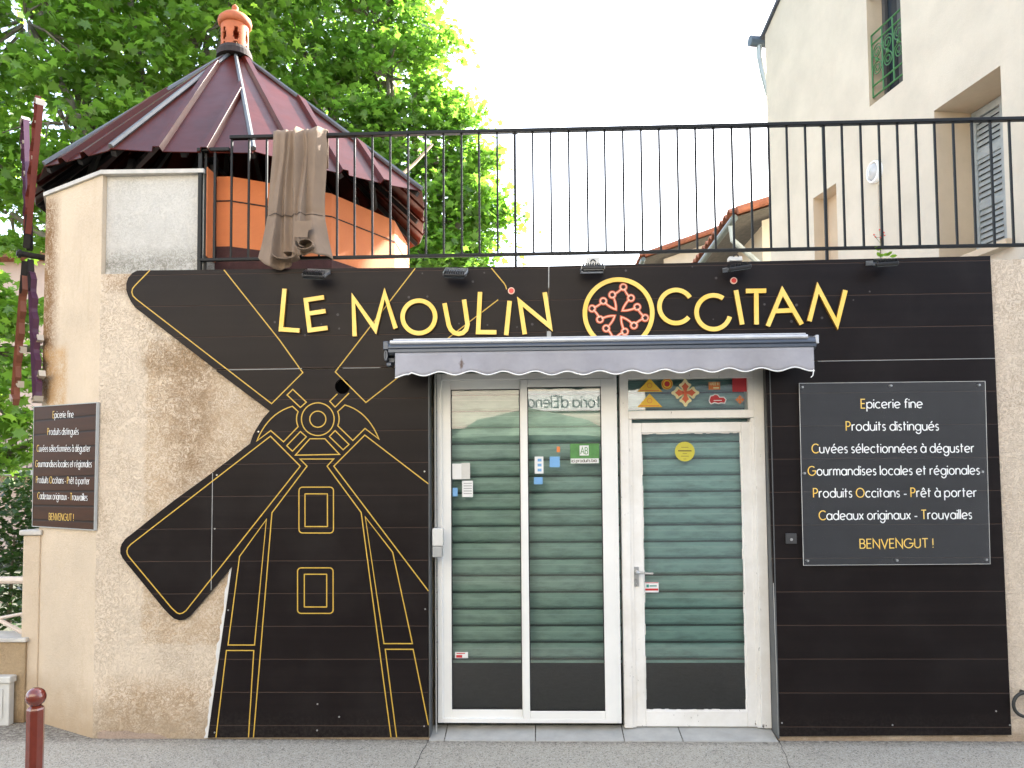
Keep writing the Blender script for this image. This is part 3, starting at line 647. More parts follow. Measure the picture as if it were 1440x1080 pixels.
for y, h in ((629, 5), (634, 9.5), (638, 3), (641.5, 5.5), (645.5, 2)):
    ribbon(bm, PSD, [PSD.uv(963-h, y), PSD.uv(963+h, y)], .003 if y != 634 else .007, .0012, .0016)
sub('sticker_print', bm, MAT['st_dark'], ed)
# the twelve pointed cross of Toulouse as an outline
def cross_path(c, r, rot, n=6):
    out = []
    def T(p): 
        ca, sa = math.cos(R(rot)), math.sin(R(rot)); return (c[0]+r*(p[0]*ca-p[1]*sa), c[1]+r*(p[0]*sa+p[1]*ca))
    for k in range(4):
        a = R(90*k); ca, sa = math.cos(a), math.sin(a); q = lambda x, y: T((x*ca-y*sa, x*sa+y*ca))
        out += qb(q(.12, -.12), q(.36, -.14), q(.62, -.34), n) + qb(q(.62, -.34), q(.70, -.17), q(.97, 0), 5)[1:] + qb(q(.97, 0), q(.70, .17), q(.62, .34), 5)[1:] + qb(q(.62, .34), q(.36, .14), q(.12, .12), n)[1:]
    pom = []
    for k in range(4):
        a = R(90*k); ca, sa = math.cos(a), math.sin(a)
        for x, y in ((.62, -.34), (.97, 0), (.62, .34)): pom.append(T((x*ca-y*sa, x*sa+y*ca)))
    return out, pom
def cross_sticker(pl, px, py, rpx, c_out, c_in, par, label, edge=.13):
    c = pl.uv(px, py); r = pl.uv(px+rpx, py)[0]-c[0]
    bm = NEW(); path, pom = cross_path(c, r*.86, 0); poly(bm, pl, path, 0, .0006)
    ribbon(bm, pl, path, r*edge*1.5, .0006, .0007, True, 1.5)
    for i, p in enumerate(pom): disc(bm, pl, p, r*.125, 0, .0009+.00005*i, 14)
    sub('sticker', bm, MAT[c_out], par, label)
    bm = NEW(); path, pom = cross_path(c, r*.74, 0); poly(bm, pl, path, .0012, .0022); sub('sticker_print', bm, MAT[c_in], par)
cross_sticker(PST, 963.7, 552.3, 20.5, 'st_cream', 'orange_red', ed, 'red cross sticker edged in cream with twelve round points')
cross_sticker(PST, 1040.5, 562, 6.8, 'st_orange', 'st_orange', ed, 'small orange cross sticker', .05)
for y in (551, 572.5):
    bm = NEW(); poly(bm, PST, uvs(PST, [(896, y), (931.5, y), (913.5, y-19)]), 0, .0008); sub('sticker', bm, MAT['st_yellow'], ed, 'yellow triangular sticker')
    bm = NEW(); ribbon(bm, PST, [PST.uv(899.5, y-1.8), PST.uv(927, y-1.8)], .006, .0012, .0018); sub('sticker_print', bm, MAT['st_orange'], ed)
    bm = NEW(); c = PST.uv(913.5, y-9); ribbon(bm, PST, circ(c[0], c[1], .016, n=16), .004, .0012, .0018, True); sub('sticker_print', bm, MAT['st_orange'], ed)
bm = NEW(); c = PST.uv(938, 540); k = PST.uv(946, 540)[0]-c[0]; disc(bm, PST, c, k, 0, .0008); sub('sticker', bm, MAT['st_yellow'], ed, 'round yellow sticker with a red middle')
bm = NEW(); disc(bm, PST, c, k*.48, .0012, .0018); ribbon(bm, PST, circ(c[0], c[1], k*.8, n=24), k*.12, .0012, .0018, True); sub('sticker_print', bm, MAT['st_red'], ed)
flat(PST, quad(PST, 996.5, 1012.5, 537, 548), MAT['st_orange'], ed, 'sticker', 'small orange sticker with pale lettering')
bm = NEW(); write(bm, None, PST, 'MADE IN', PST.uv(998, 541.8), PST.uv(1011, 541.8), .012, .0032, .0012, .0018); ribbon(bm, PST, [PST.uv(1003, 545.4), PST.uv(1011, 545.4)], .010, .0012, .0018); sub('sticker_text', bm, MAT['st_cream'], ed)
flat(PST, quad(PST, 1030, 1049.5, 529.5, 551), MAT['st_red'], ed, 'sticker', 'square dark red sticker')
blob = [(997, 563), (999, 557), (1003, 556), (1005, 554.5), (1009, 555), (1012, 558.5), (1018, 558.5), (1021, 562), (1019, 567), (1014, 566.5), (1010, 567.5), (1005, 566), (1000, 568), (998, 566)]
bm = NEW(); p = uvs(PST, blob); poly(bm, PST, p, 0, .0008); sub('sticker', bm, MAT['st_red'], ed, 'red map shaped sticker edged in white')
bm = NEW(); ribbon(bm, PST, p, .007, .001, .0016, True); ribbon(bm, PST, [PST.uv(1003.5, 563.2), PST.uv(1015, 563.0)], .005, .001, .0016); sub('sticker_print', bm, MAT['paper'], ed)

# switch boxes and conduit on the left jamb
sw = thing('switch_box', 'two small grey and cream boxes with a conduit on the left door jamb', 'switch', (xs(614, 770, .05), .05, zs(785, 614, .05)))
a, b = P(608, 784, -.02), P(622.5, 743, -.02)
bm = NEW(); zm = zs(768.5, 614, -.02); box(bm, a[0], b[0]+.003, -.02, .04, zm+.002, b[1], .006); obj('upper_box', bm, MAT['pale_grey'], sw)
bm = NEW(); box(bm, a[0], b[0]-.004, -.018, .04, a[1], zm, .006); obj('lower_box', bm, MAT['grey_plastic'], sw)
bm = NEW(); cx = xs(612.5, 770, .05); tube(bm, [(cx, .055, b[1]), (cx, .055, zL)], .008, 8); tube(bm, [(cx, .055, a[1]), (cx, .055, .03)], .005, 8); obj('conduit', bm, MAT['grey_plastic'], sw)

# ------------------------------------------------------------------ dark boards, windmill drawing, shop name
def pp(pts, n=0.0): return [FAC.uv(x, y, n) for x, y in pts]
yj = lambda px: 519.5 - (px-360)*0.0150          # the joint between the upper and lower boards
hole = FAC.uv(481.5, 543.5); hr = FAC.uv(492, 543.5)[0]-hole[0]
wm = thing('windmill_sign', 'dark brown board cut to a windmill with yellow outlined sails and tower', 'sign', (P(447, 1037)[0], 0, 0))
left_edge = [(303, yj(303)+.6), (379, 578), (370, 588), (363.5, 598), (358.5, 606), (355.5, 612), (353, 619), (351.7, 623.6), (300, 663.5), (243, 705), (183, 752.5), (176, 758), (171, 765), (169, 771), (169.2, 778), (172, 784.5), (177, 791), (231, 857), (238.3, 864.5), (245, 870), (252.7, 872.5), (259, 871.5), (265.4, 867.7), (280, 851), (326, 796.8), (292, 1037)]
bm = NEW(); poly(bm, FAC, pp(left_edge + [(602.5, 1036.5), (602.5, yj(602)+.6)]), -.021, 0, [circ(hole[0], hole[1], hr, n=28)])
obj('board', bm, MAT['board'], wm)
bm = NEW(); disc(bm, FAC, (hole[0]+.01, hole[1]-.01), hr*1.25, -.0205, -.0195); obj('hole_backing', bm, M('hole_shade_black', (.0015, .0013, .0012), .9, spec=.02), wm)  # black disc stands in for the shade deep inside the hole
LW = .0070
lines = [  # (closed, points)
 (1, [(380.4, 613.4), (184, 765.5), (180, 770), (178.5, 775), (179.2, 779), (181, 782.4), (241, 854.5), (244.7, 858), (249, 861.8), (252.7, 863), (257, 862), (261.6, 858.8), (422.3, 655.5)]),
 (0, [(602.5, 680.4), (513, 611.8), (469.5, 655.5), (602.5, 831)]),
 (0, [(356.5, 1037), (382.5, 721), (431.8, 655.5), (422, 645.5), (469.3, 645.5), (460, 655.5), (508, 720.8), (550, 1037)]),
 (1, [(374.7, 730.4), (337, 782.4), (320.7, 907), (358, 907)]), (0, [(303.8, 1037), (318.5, 914.7), (357, 914.7), (349.5, 1037)]),
 (1, [(513.7, 727), (552.3, 776.7), (580, 905), (540, 905)]), (0, [(557.8, 1037), (541.8, 913), (581, 913), (602.5, 1019.5)]),
 (1, [(411.8, 547.5), (430.8, 565.5), (422.5, 573), (403.8, 555.5)]), (0, [(490.8, 552.8), (471.3, 572.5), (463.8, 564.3), (474.5, 554)]),
 (1, [(422.5, 606.8), (430.8, 614.3), (411.3, 634.5), (403.3, 626.8)]), (1, [(471.3, 605.5), (490.8, 625), (482.5, 632.5), (463.3, 613.8)]),
 (1, [(435.8, 617), (457, 617), (477.5, 639), (415.5, 640)]),
 (1, [(361.3, 620), (380.8, 605.5), (398.8, 621.3), (419.3, 600)] + qb((419.3, 600), (414.8, 589.5), (419.3, 578.8), 5) + [(411.3, 571.3)] + qb((411.3, 571.3), (377, 581), (361.3, 620), 10)),
 (1, [(533, 617.5), (513.3, 602.5), (496.3, 619.5), (475, 598.8)] + qb((475, 598.8), (479, 589), (475, 578.8), 5) + [(485, 569.5)] + qb((485, 569.5), (517, 578), (533, 617.5), 10)),
]
def rr(x0, x1, y0, y1, r): return rrect(x0, x1, y0, y1, r)
for x0, x1, y0, y1, r in ((420.5, 469, 685, 749.5, 5), (418.5, 468.5, 798.5, 862.5, 5), (429, 460.5, 694.5, 740.5, .3), (428, 459.5, 807.5, 853.5, .3)): lines.append((1, rr(x0, x1, y0, y1, r)))
for r in (23, 11.3): lines.append((1, circ(447, 589.5, r)))
bm = NEW()
for cl, pts in lines: ribbon(bm, FAC, pp(pts), LW, .0003, .0018, bool(cl), 2.5)
# lower bits of the two upper sails
up_l = [(211, 380), (190, 401.5), (186.5, 406), (185.5, 411), (187, 416), (192, 421), (382, 567.7), (425.8, 524), (393, 478), (315, 379.5)]
up_r = [(584, 377.3), (471.5, 523), (514.6, 566), (629, 476.5), (700.5, 421.5)]
def cut(pts, keep_low):
    """the part of an open path below (or above) the board joint"""
    out = []; cur = []
    for a, b in zip(pts, pts[1:]):
        fa, fb = a[1]-yj(a[0]), b[1]-yj(b[0])
        ia, ib = (fa > 0) == keep_low, (fb > 0) == keep_low
        if ia and not cur: cur = [a]
        if ia != ib:
            t = fa/(fa-fb); m = (a[0]+(b[0]-a[0])*t, a[1]+(b[1]-a[1])*t)
            if ia: cur.append(m); out.append(cur); cur = []
            else: cur = [m, b]
        elif ib: cur.append(b)
    if len(cur) > 1: out.append(cur)
    return out
for path in (up_l, up_r):
    for seg in cut(path, True): ribbon(bm, FAC, pp(seg), LW, .0003, .0018, False, 2.5)
obj('outline', bm, MAT['line'], wm)
bm = NEW(); ribbon(bm, FAC, pp([(299, 665), (297, 830)]), .004, .0003, .0012); obj('joint', bm, MAT['grey_plastic'], wm)
bm = NEW()
for x, y in ((363.5, 607), (305, 668), (302, 743.5), (321, 858), (302, 1030), (446, 1027), (477, 1008), (446.5, 990), (597, 663), (598, 856.5), (596.5, 1021)): bm = NEW(); disc(bm, FAC, FAC.uv(x, y), .0055, .0004, .003, 10); obj('screw', bm, MAT['steel'], wm)

bm = NEW(); rnd = random.Random(21); e_ = [(326+(292-326)*i/40, 797+(1037-797)*i/40) for i in range(41)]
pl_ = [FAC.uv(x-1.5-3.5*rnd.random()*min(1, i/6), y, -.02) for i, (x, y) in enumerate(e_)]+[FAC.uv(x+1, y, -.02) for x, y in e_[::-1]]
poly(bm, FAC, pl_, -.0215, -.008); obj('sealant', bm, M('white_sealant', (.70, .69, .66), .9, bstr=.5), wm)
sg = thing('shop_sign', 'long dark brown fascia reading LE MOULIN OCCITAN in tilted yellow letters', 'sign', (P(800, 510)[0], 0, P(800, 510)[1]))
fl = [(193, 380.3), (186, 384), (180, 391), (177.5, 399), (177.5, 408), (180, 416), (184, 424), (190, 432.5), (303, yj(303)-.6), (771, yj(771)-.6), (771, 374.3)]
bm = NEW(); poly(bm, FAC, pp(fl), -.021, 0); obj('fascia_board', bm, MAT['board'], sg)
fr_ = [(772.5, 374.2), (772.5, yj(772)-.6), (1399.5, yj(1400)-.6), (1392.5, 359.8)]
bm = NEW(); poly(bm, FAC, pp(fr_), -.021, 0); obj('fascia_board', bm, MAT['board'], sg)
bm = NEW()
for path in (up_l, up_r):
    for seg in cut(path, False): ribbon(bm, FAC, pp(seg), LW, .0003, .0018, False, 2.5)
ribbon(bm, FAC, pp([(691, 377), (708.5, 398), (711, 402), (712.5, 407)]), LW, .0003, .0018)
obj('outline', bm, MAT['line'], sg)
for pts_, w_ in (([(425, 518.3), (400, 518.8), (322, 520)], .004), ([(482, 517.6), (535, 517)], .003), ([(1150, 508), (1399, 504)], .004), ([(771.8, 376), (771.5, 405)], .006)):
    bm = NEW(); ribbon(bm, FAC, pp(pts_), w_, .0003, .0014); obj('joint', bm, MAT['grey_plastic'], sg)
bm = NEW(); poly(bm, FAC, pp([(769, 466), (775, 466), (775, 474), (769, 474)]), .0003, .004); obj('bracket_plate', bm, MAT['grey_plastic'], sg)
bm = NEW(); rnd = random.Random(11)
for x, y in ((453, 434), (446, 440), (475, 442.5), (477, 462), (429, 471.5), (386.5, 453), (452, 456), (601, 417), (665, 396), (575, 418), (645.5, 455), (685.5, 457), (727, 460), (748.5, 456), (1007, 391), (1003, 449), (1120, 429), (1113, 452), (1156, 447), (1075, 428), (1223, 410), (1200, 422), (880, 380.5), (973.5, 375), (594, 384.5), (681, 383.5)):
    disc(bm, FAC, FAC.uv(x, y), .005+.005*rnd.random(), .0004, .0012, 9)
obj('old_fixing_marks', bm, M('filled_hole', (0.06, 0.05, 0.048), .7), sg)
NL = .022                                    # letters stand 2 cm proud
def PL(pts): return [FAC.uv(x, y, NL) for x, y in pts]
WL = P(606.2, 440)[0]-P(600, 440)[0]
def letter(strokes, lab):
    bm = NEW()
    for i, (cl, p) in enumerate(strokes): ribbon(bm, FAC, PL(p), WL, .0005, NL-.0006*i, bool(cl), 2.6)
    me = bpy.data.meshes.new('letter'); bm.normal_update(); bm.to_mesh(me); bm.free()
    o = obj('letter', me, [MAT['yellow'], MAT['gold_edge']], sg)
    for p in me.polygons: p.material_index = 0 if p.normal.y < -.9 else 1
U_ = [(625, 426.3), (631, 457), (634, 463.5), (639, 468), (645, 469.5), (651, 468), (655.5, 463.5), (657.5, 456), (652.5, 421.2)]
letter([(0, [(400, 406), (395, 463), (421, 464.8)])], 'L')
letter([(0, [(455.5, 418), (430, 421.8), (435.3, 464.3), (460.5, 461)]), (0, [(433, 441), (457.7, 437.3)])], 'E')
letter([(0, [(498.7, 472.8), (496.8, 419), (527.6, 463), (540.8, 412.5), (556.3, 461.7)])], 'M')
letter([(1, circ(589, 445.6, 22.9, n=48))], 'O')
letter([(0, U_)], 'U'); letter([(0, [(675, 410.5), (672.3, 467), (698, 467.2)])], 'L')
letter([(0, [(716.7, 423), (711.8, 471.2)])], 'I'); letter([(0, [(738, 470), (731, 424), (773.3, 459), (766, 411)])], 'N')
letter([(0, circ(950.7, 431, 23.3, 40, 327, 44))], 'C'); letter([(0, [(q[0], q[1]) for q in circ(1003.4, 439, 23.8, 15, 305, 44)])], 'C')
letter([(0, [(1035, 408), (1043.8, 456.3)])], 'I'); letter([(0, [(1049, 409.2), (1077.5, 408.8)]), (0, [(1063.6, 409.3), (1064, 456.3)])], 'T')
letter([(0, [(1079.8, 458.6), (1100.4, 409), (1127.5, 456)]), (0, [(1091.3, 437.3), (1114.6, 436.2)])], 'A')
letter([(0, [(1138.3, 451.7), (1150.4, 404.5), (1177.3, 455.5), (1189, 408)])], 'N')
for px, py in ((719, 408.8), (1032, 394.5)):
    bm = NEW(); c = FAC.uv(px, py, .01); r = P(px+4.8, py)[0]-P(px, py)[0]; disc(bm, FAC, c, r, .0005, .010); o = obj('letter_dot', bm, MAT['pale_pink'], sg)
    bm = NEW(); disc(bm, FAC, c, r*.72, .0102, .012); q = sub('dot_face', bm, MAT['red'], o); q.parent = o; q.matrix_parent_inverse = o.matrix_parent_inverse.copy().inverted() @ o.matrix_parent_inverse
em = thing('emblem', None, None); em.parent = sg; em.matrix_parent_inverse = Matrix.Translation(-sg.location)
bm = NEW(); ribbon(bm, FAC, PL(circ(869.9, 440.4, 47.4, n=72)), WL, .0005, NL, True)
me = bpy.data.meshes.new('emblem_ring'); bm.normal_update(); bm.to_mesh(me); bm.free(); sub('emblem_ring', me, [MAT['yellow'], MAT['gold_edge']], em)
for p in me.polygons: p.material_index = 0 if p.normal.y < -.9 else 1
c = FAC.uv(869.9, 440.4, .008); r = P(912, 440)[0]-P(869.9, 440)[0]
path, pom = cross_path(c, r*.93, -11, 8)
def emb(w1, n0, n1, m, name):
    bm = NEW(); k = len(path)//4
    ribbon(bm, FAC, path, w1, n0, n1, True, 2.0)
    for i, p in enumerate(pom): ribbon(bm, FAC, circ(p[0], p[1], r*.10, n=18), w1, n0, n1+.0004, True)
    sub(name, bm, m, em)
emb(.018, .0006, .007, MAT['orange_red'], 'emblem_cross'); emb(.0055, .0075, .009, MAT['pale_pink'], 'emblem_line')
bm = NEW()
for p in pom: disc(bm, FAC, p, r*.06, .0006, .0098, 14)
sub('emblem_points', bm, MAT['mortar'], em)

cl = thing('wall_cladding', 'plain dark brown grooved board right of the white glazed door', 'cladding', (P(1250, 1034)[0], 0, 0))
bm = NEW(); poly(bm, FAC, pp([(1076, yj(1076)+.6), (1095, 1035.5), (1422.5, 1033.5), (1399.5, yj(1399)+.6)]), -.021, 0); obj('board', bm, MAT['board'], cl)
bm = NEW()
for x, y in ((1099.5, 1016.5), (1255, 1019.5), (1420, 1019.5), (1400.6, 1000)): bm = NEW(); disc(bm, FAC, FAC.uv(x, y), .0055, .0004, .003, 10); obj('screw', bm, MAT['steel'], cl)
bm = NEW(); ribbon(bm, FAC, pp([(1087.5, 820), (1094.8, 1033)]), .006, .0003, .0016); obj('edge_trim', bm, MAT['grey_plastic'], cl)
db_ = thing('doorbell', 'small square metal doorbell plate on the dark board beside the door', 'doorbell', (P(1112, 757)[0], 0, P(1112, 757)[1]))
a, b = P(1104.5, 764.5), P(1119.5, 750); bm = NEW(); box(bm, a[0], b[0], -.012, -.0005, a[1], b[1], .003); obj('plate', bm, M('dark_plate', (0.05, 0.05, 0.05), .35), db_)
bm = NEW(); tube(bm, [(P(1112, 757)[0], -.012, P(1112, 758.5)[1]), (P(1112, 757)[0], -.017, P(1112, 758.5)[1])], .009, 14); obj('button', bm, MAT['steel'], db_)

# clear board with the list of wares
TXT = ['Epicerie fine', 'Produits distingués', 'Cuvées sélectionnées à déguster', 'Gourmandises locales et régionales', 'Produits Occitans - Prêt à porter', 'Cadeaux originaux - Trouvailles', 'BENVENGUT !']
sb = thing('text_board', 'clear acrylic board listing wares in white and yellow beside the glazed door', 'sign', (P(1258, 795)[0], 0, P(1258, 795)[1]))
NA = .024
q4 = [FAC.uv(x, y, NA) for x, y in ((1124, 539), (1385.5, 536), (1392.5, 793), (1130, 795))]
bm = NEW(); poly(bm, FAC, q4, NA-.005, NA); bm.faces.ensure_lookup_table(); obj('acrylic_sheet', bm, MAT['acrylic'], sb)
bm = NEW(); ribbon(bm, FAC, q4, .0025, NA-.0055, NA+.0005, True); obj('sheet_edge', bm, MAT['pale_grey'], sb)
ext = [(1211, 1297, 574, 573.5), (1190, 1320, 605.5, 605), (1142, 1369.5, 637, 636), (1136.5, 1377.5, 668.5, 667), (1144, 1373, 699.5, 698.5), (1152, 1366.5, 731, 729.5), (1209.5, 1312, 771, 770)]
xh = FAC.uv(1250, 660, NA)[1]-FAC.uv(1250, 668.4, NA)[1]
for s, (x0, x1, y0, y1) in zip(TXT, ext):
    bw, by = NEW(), NEW(); write(bw, by, FAC, s, FAC.uv(x0, y0, NA), FAC.uv(x1, y1, NA), xh, .0064, NA+.0008, NA+.0014, allyellow=(s[0] == 'B'))
    if s[0] != 'B': obj('lettering', bw, MAT['white_letter'], sb)
    obj('lettering', by, MAT['yellow'], sb, 'yellow initials' if s[0] != 'B' else 'yellow last line')
for x, y in ((1128.5, 544.5), (1253, 542.5), (1377, 541.5), (1131.5, 665.5), (1381.5, 663.5), (1136, 788.5), (1261.5, 788), (1387, 787)):
    bm = NEW(); u, v = FAC.uv(x, y, NA); tube(bm, [(u, -.001, v), (u, -NA-.006, v)], .0075, 12); obj('stand_off_screw', bm, MAT['steel'], sb)

# ------------------------------------------------------------------ awning
aw = thing('awning', 'closed grey awning with lavender scalloped valance above the doors', 'awning', (P(850, 500)[0], 0, P(850, 500)[1]))
YA = -.27
aL, aR = xs(546, 490, YA), xs(1148, 490, YA); za = zs(492.5, 850, YA); zt = zs(477, 850, YA)
bm = NEW()
pr = [(-.02, .085), (-.20, .075), (-.255, .055), (-.27, .03), (-.27, .022), (-.262, .018), (-.272, .012), (-.272, -.005), (-.25, -.02), (-.05, -.02), (-.02, -.01)]
for i, (x) in enumerate((aL, aR)):
    pass
z0 = zs(490, 850, YA)
a = [bm.verts.new((aL, y, z0+zz)) for y, zz in pr]; b = [bm.verts.new((aR, y, z0+zz)) for y, zz in pr]
for i in range(len(pr)): j = (i+1) % len(pr); bm.faces.new((a[i], a[j], b[j], b[i]))
bm.faces.new(a[::-1]); bm.faces.new(b)
obj('cassette', bm, MAT['awn_alu'], aw)
bm = NEW(); box(bm, aL+.03, aR-.06, -.262, -.03, z0+.074, z0+.083, .003); tube(bm, [(aL+.01, -.258, z0+.060), (aR-.05, -.258, z0+.060)], .014, 10); obj('cover_strip', bm, MAT['awn_light'], aw)
vL, vR = xs(555.5, 505, YA), xs(1145, 505, YA); v0, v1 = z0-.005, zs(523, 850, YA)
n = 300; pts = []; nsc = 13.0
def hem(t):
    ph = t*nsc
    return v1 - .012*math.cos(2*math.pi*ph+.6) - (.012 if t < .04 else 0) + .004*math.sin(t*9)
bm = NEW(); rows = 7; grid = []
for j in range(rows):
    row = []
    for i in range(n+1):
        t = i/n; f = j/(rows-1); z = v0+(hem(t)-v0)*f; y = YA+.006 - f*.006*math.sin(t*40+1) - .008*f*math.sin(t*13)
        row.append(bm.verts.new((vL+(vR-vL)*t, y, z)))
    grid.append(row)
for j in range(rows-1):
    for i in range(n): bm.faces.new((grid[j+1][i], grid[j+1][i+1], grid[j][i+1], grid[j][i]))
hp = [tuple(v.co) for v in grid[-1]]
va = obj('valance', bm, MAT['valance'], aw, smooth=True)
md = va.modifiers.new('thick', 'SOLIDIFY'); md.thickness = .003; md.offset = 0
bm = NEW(); tube(bm, hp[::2], .0045, 6); o = obj('valance_piping', bm, MAT['white_letter'], aw, smooth=True)
tube_ = None
for s, x in ((-1, aL), (1, aR)):
    bm = NEW(); x0, x1 = (x-.035, x-.001) if s < 0 else (x+.001, x+.022)
    box(bm, x0, x1, -.26, -.02, z0+.015, z0+.07, .004)
    if s < 0:
        box(bm, x-.03, x-.012, -.24, -.05, z0-.055, z0+.013, .004); box(bm, x-.012, x+.03, -.20, -.05, z0-.06, z0-.03, .003)
        ribbon(bm, Plane((0, -.245, 0), (1, 0, 0)), [(x-.02+.009*math.cos(t), z0-.02+.028*math.sin(t)) for t in [2*math.pi*i/20 for i in range(20)]], .006, 0, .008, True)
        box(bm, x-.022, x+.01, -.22, -.18, z0-.088, z0-.062, .006)
    obj('end_bracket', bm, MAT['awn_alu'] if s < 0 else MAT['awn_light'], aw)
bm = NEW(); tube(bm, [(vR-.005, YA, v1-.002), (vR-.012, YA-.004, v1-.04), (vR-.024, YA, v1-.052)], .003, 6); obj('loose_cord', bm, MAT['white_letter'], aw)

# ------------------------------------------------------------------ floodlights along the fascia
LG = 'floodlights along the top of the fascia'
def floodlight():
    t = thing('floodlight', 'x', 'floodlight', (0, 0, 0), LG)
    bm = NEW(); wd = .072
    box(bm, -wd, wd, -.075, .0, -.012, .012, .006)
    for i in range(9):
        x = -wd*.86+i*wd*.215; box(bm, x-.0035, x+.0035, -.072, -.003, .012, .030)
    obj('housing', bm, MAT['black_plastic'], t, local=True)
    bm = NEW(); box(bm, -wd*.9, wd*.9, -.070, -.006, -.0165, -.0122); obj('front_glass', bm, MAT['lamp_glass'], t, local=True)
    bm = NEW()
    for s in (-1, 1): box(bm, s*wd+(.001 if s > 0 else -.006), s*wd+(.006 if s > 0 else -.001), -.05, .075, -.006, .012)
    box(bm, -wd-.006, wd+.006, .0752, .08, -.012, .018); obj('bracket', bm, MAT['lamp_metal'], t, local=True)
    return t
f0 = floodlight()
labs = ['floodlight above the gap between LE and MOULIN, below the brown canvas', 'floodlight above the letters U and L of the sign', 'floodlight under a clear junction box, above the round emblem', 'tilted floodlight above the red dot of OCCITAN', 'floodlight with a flowering weed growing over it']
for i, (px, py, rx, ry) in enumerate(((443, 385, 28, 4), (640, 383.5, 28, 3), (833.5, 378, 5, 0), (1038, 376.5, 12, -8), (1243, 369.5, 18, -3))):
    o = f0 if i == 0 else copy_tree(f0); u, v = P(px, py, -.10); o.location = (u, -.085, v); o.rotation_euler = (R(rx), R(ry), 0); prop(o, labs[i], 'floodlight', LG)
    bm_ = None
for px, lab in ((834, 'pale junction box standing on the fascia above the round emblem'), (1035, 'pale flat junction box on the fascia behind the tilted floodlight')):
    t = thing('junction_box', lab, 'junction box', (P(px, 372)[0], .03, zTop), 'pale junction boxes on top of the fascia'); h = .055 if px == 834 else .022
    zt_ = P(px, 374 if px == 834 else 366.5, .03)[1]
    bm = NEW(); box(bm, P(px, 370)[0]-.045, P(px, 370)[0]+.045, .0, .06, zt_-.01, zt_+h, .006); obj('box', bm, MAT['pale_grey'], t)
    bm = NEW(); tube(bm, [(P(px, 370)[0]+.016*math.cos(a), -.002, zt_+.018+.016*math.sin(a)) for a in [math.pi*i/8 for i in range(9)]], .004, 6); obj('cable', bm, MAT['black_plastic'], t)
t = thing('wire_loop', 'thin pale wire loop sticking up from the fascia left of the emblem', 'wire', P3(806, 373, .02))
a, b = P3(790, 373, .02), P3(813, 373, .02); bm = NEW(); tube(bm, [a.lerp(b, i/12)+Vector((0, 0, .055*math.sin(math.pi*i/12))) for i in range(13)], .0022, 6); obj('wire', bm, MAT['grey_plastic'], t)

# flowering weed on the fascia
pt = thing('weed_plant', 'small weed with red flower buds growing on top of the fascia', 'plant', P3(1238, 362, .04))
b0 = P3(1238, 362, .04); bm = NEW(); top = P3(1237, 324, .04)
tube(bm, [b0, b0.lerp(top, .5)+Vector((.006, 0, 0)), top], [.003, .0025, .0015], 6)
for k, (x, y) in enumerate(((1229, 331), (1243, 329), (1231, 334))): tube(bm, [b0.lerp(top, .55+.1*k), P3(x, y, .03)], .0014, 5)
obj('stem', bm, M('weed_stem', (0.10, 0.09, 0.03), .7), pt)
bm = NEW()
for x, y, a in ((1236, 350, 20), (1234, 349, 150), (1246, 358, -10), (1256, 360, 10), (1240, 359, 200), (1250, 357, 60), (1236, 358, 120)):
    c = P3(x, y, .02+.02*random.random()); d = Vector((math.cos(R(a)), -.3, math.sin(R(a))*.4)).normalized(); s = d.cross(Vector((.1, 1, .6))).normalized()
    vs = [bm.verts.new(c+d*l+s*wd) for l, wd in ((-.022, 0), (-.006, .011), (.012, .010), (.026, 0), (.012, -.010), (-.006, -.011))]; bm.faces.new(vs)
obj('leaves', bm, MAT['leaf'], pt)
bm = NEW()
for x, y in ((1229, 330), (1237, 323), (1243, 327), (1244, 331), (1231, 333), (1238, 334)): bmesh.ops.create_icosphere(bm, subdivisions=1, radius=.0065, matrix=Matrix.Translation(P3(x, y, .03)))
obj('flower_buds', bm, MAT['red'], pt)

# ------------------------------------------------------------------ terrace railing
YR = .032
rl = thing('terrace_railing', 'dark iron railing with upright bars round the roof terrace', 'railing', (P(720, 370)[0], YR, zTop))
rx = lambda px, py: P(px, py, YR)[0]
zr1 = P(900, 179, YR)[1]; zr0 = P(900, 354.5, YR)[1]; xr1 = 4.85; x0 = rx(325.5, 280)
bm = NEW(); box(bm, x0-.012, xr1, YR-.020, YR+.020, zr1-.018, zr1+.006, .004); obj('top_rail', bm, MAT['iron'], rl)
xl = rx(280, 290); zl = P(300, 211, YR)[1]
bm = NEW(); box(bm, xl-.015, x0-.014, YR-.018, YR+.018, zl-.012, zl+.012, .003); obj('top_rail', bm, MAT['iron'], rl, 'lower end piece of the top rail')
bm = NEW(); box(bm, xl, xr1, YR-.015, YR+.015, zr0-.010, zr0+.010, .003); obj('bottom_rail', bm, MAT['iron'], rl)
sp = (rx(1160, 260)-rx(474, 260))/27.0; xb0 = rx(474, 260)
k0 = int((x0-xb0)/sp)-1
for k in range(-8, 60):
    x = xb0+k*sp
    if x < x0-.02 or x > xr1: continue
    post = k in (10, 27, 44)
    bm = NEW()
    hw = .0088 if post else .0066
    zlo = (zTop-.003 if x > xL else zt2+.001) if post else zr0+.0102
    zr = random.uniform(-.0015, .0015)
    box(bm, x-hw+zr, x+hw+zr, YR-hw, YR+hw, zlo, zr1-.0185)
    if post: box(bm, x-.018, x+.018, YR-.018, YR+.018, zr1-.022, zr1-.0181)
    obj('post' if post else 'baluster', bm, MAT['iron'], rl)
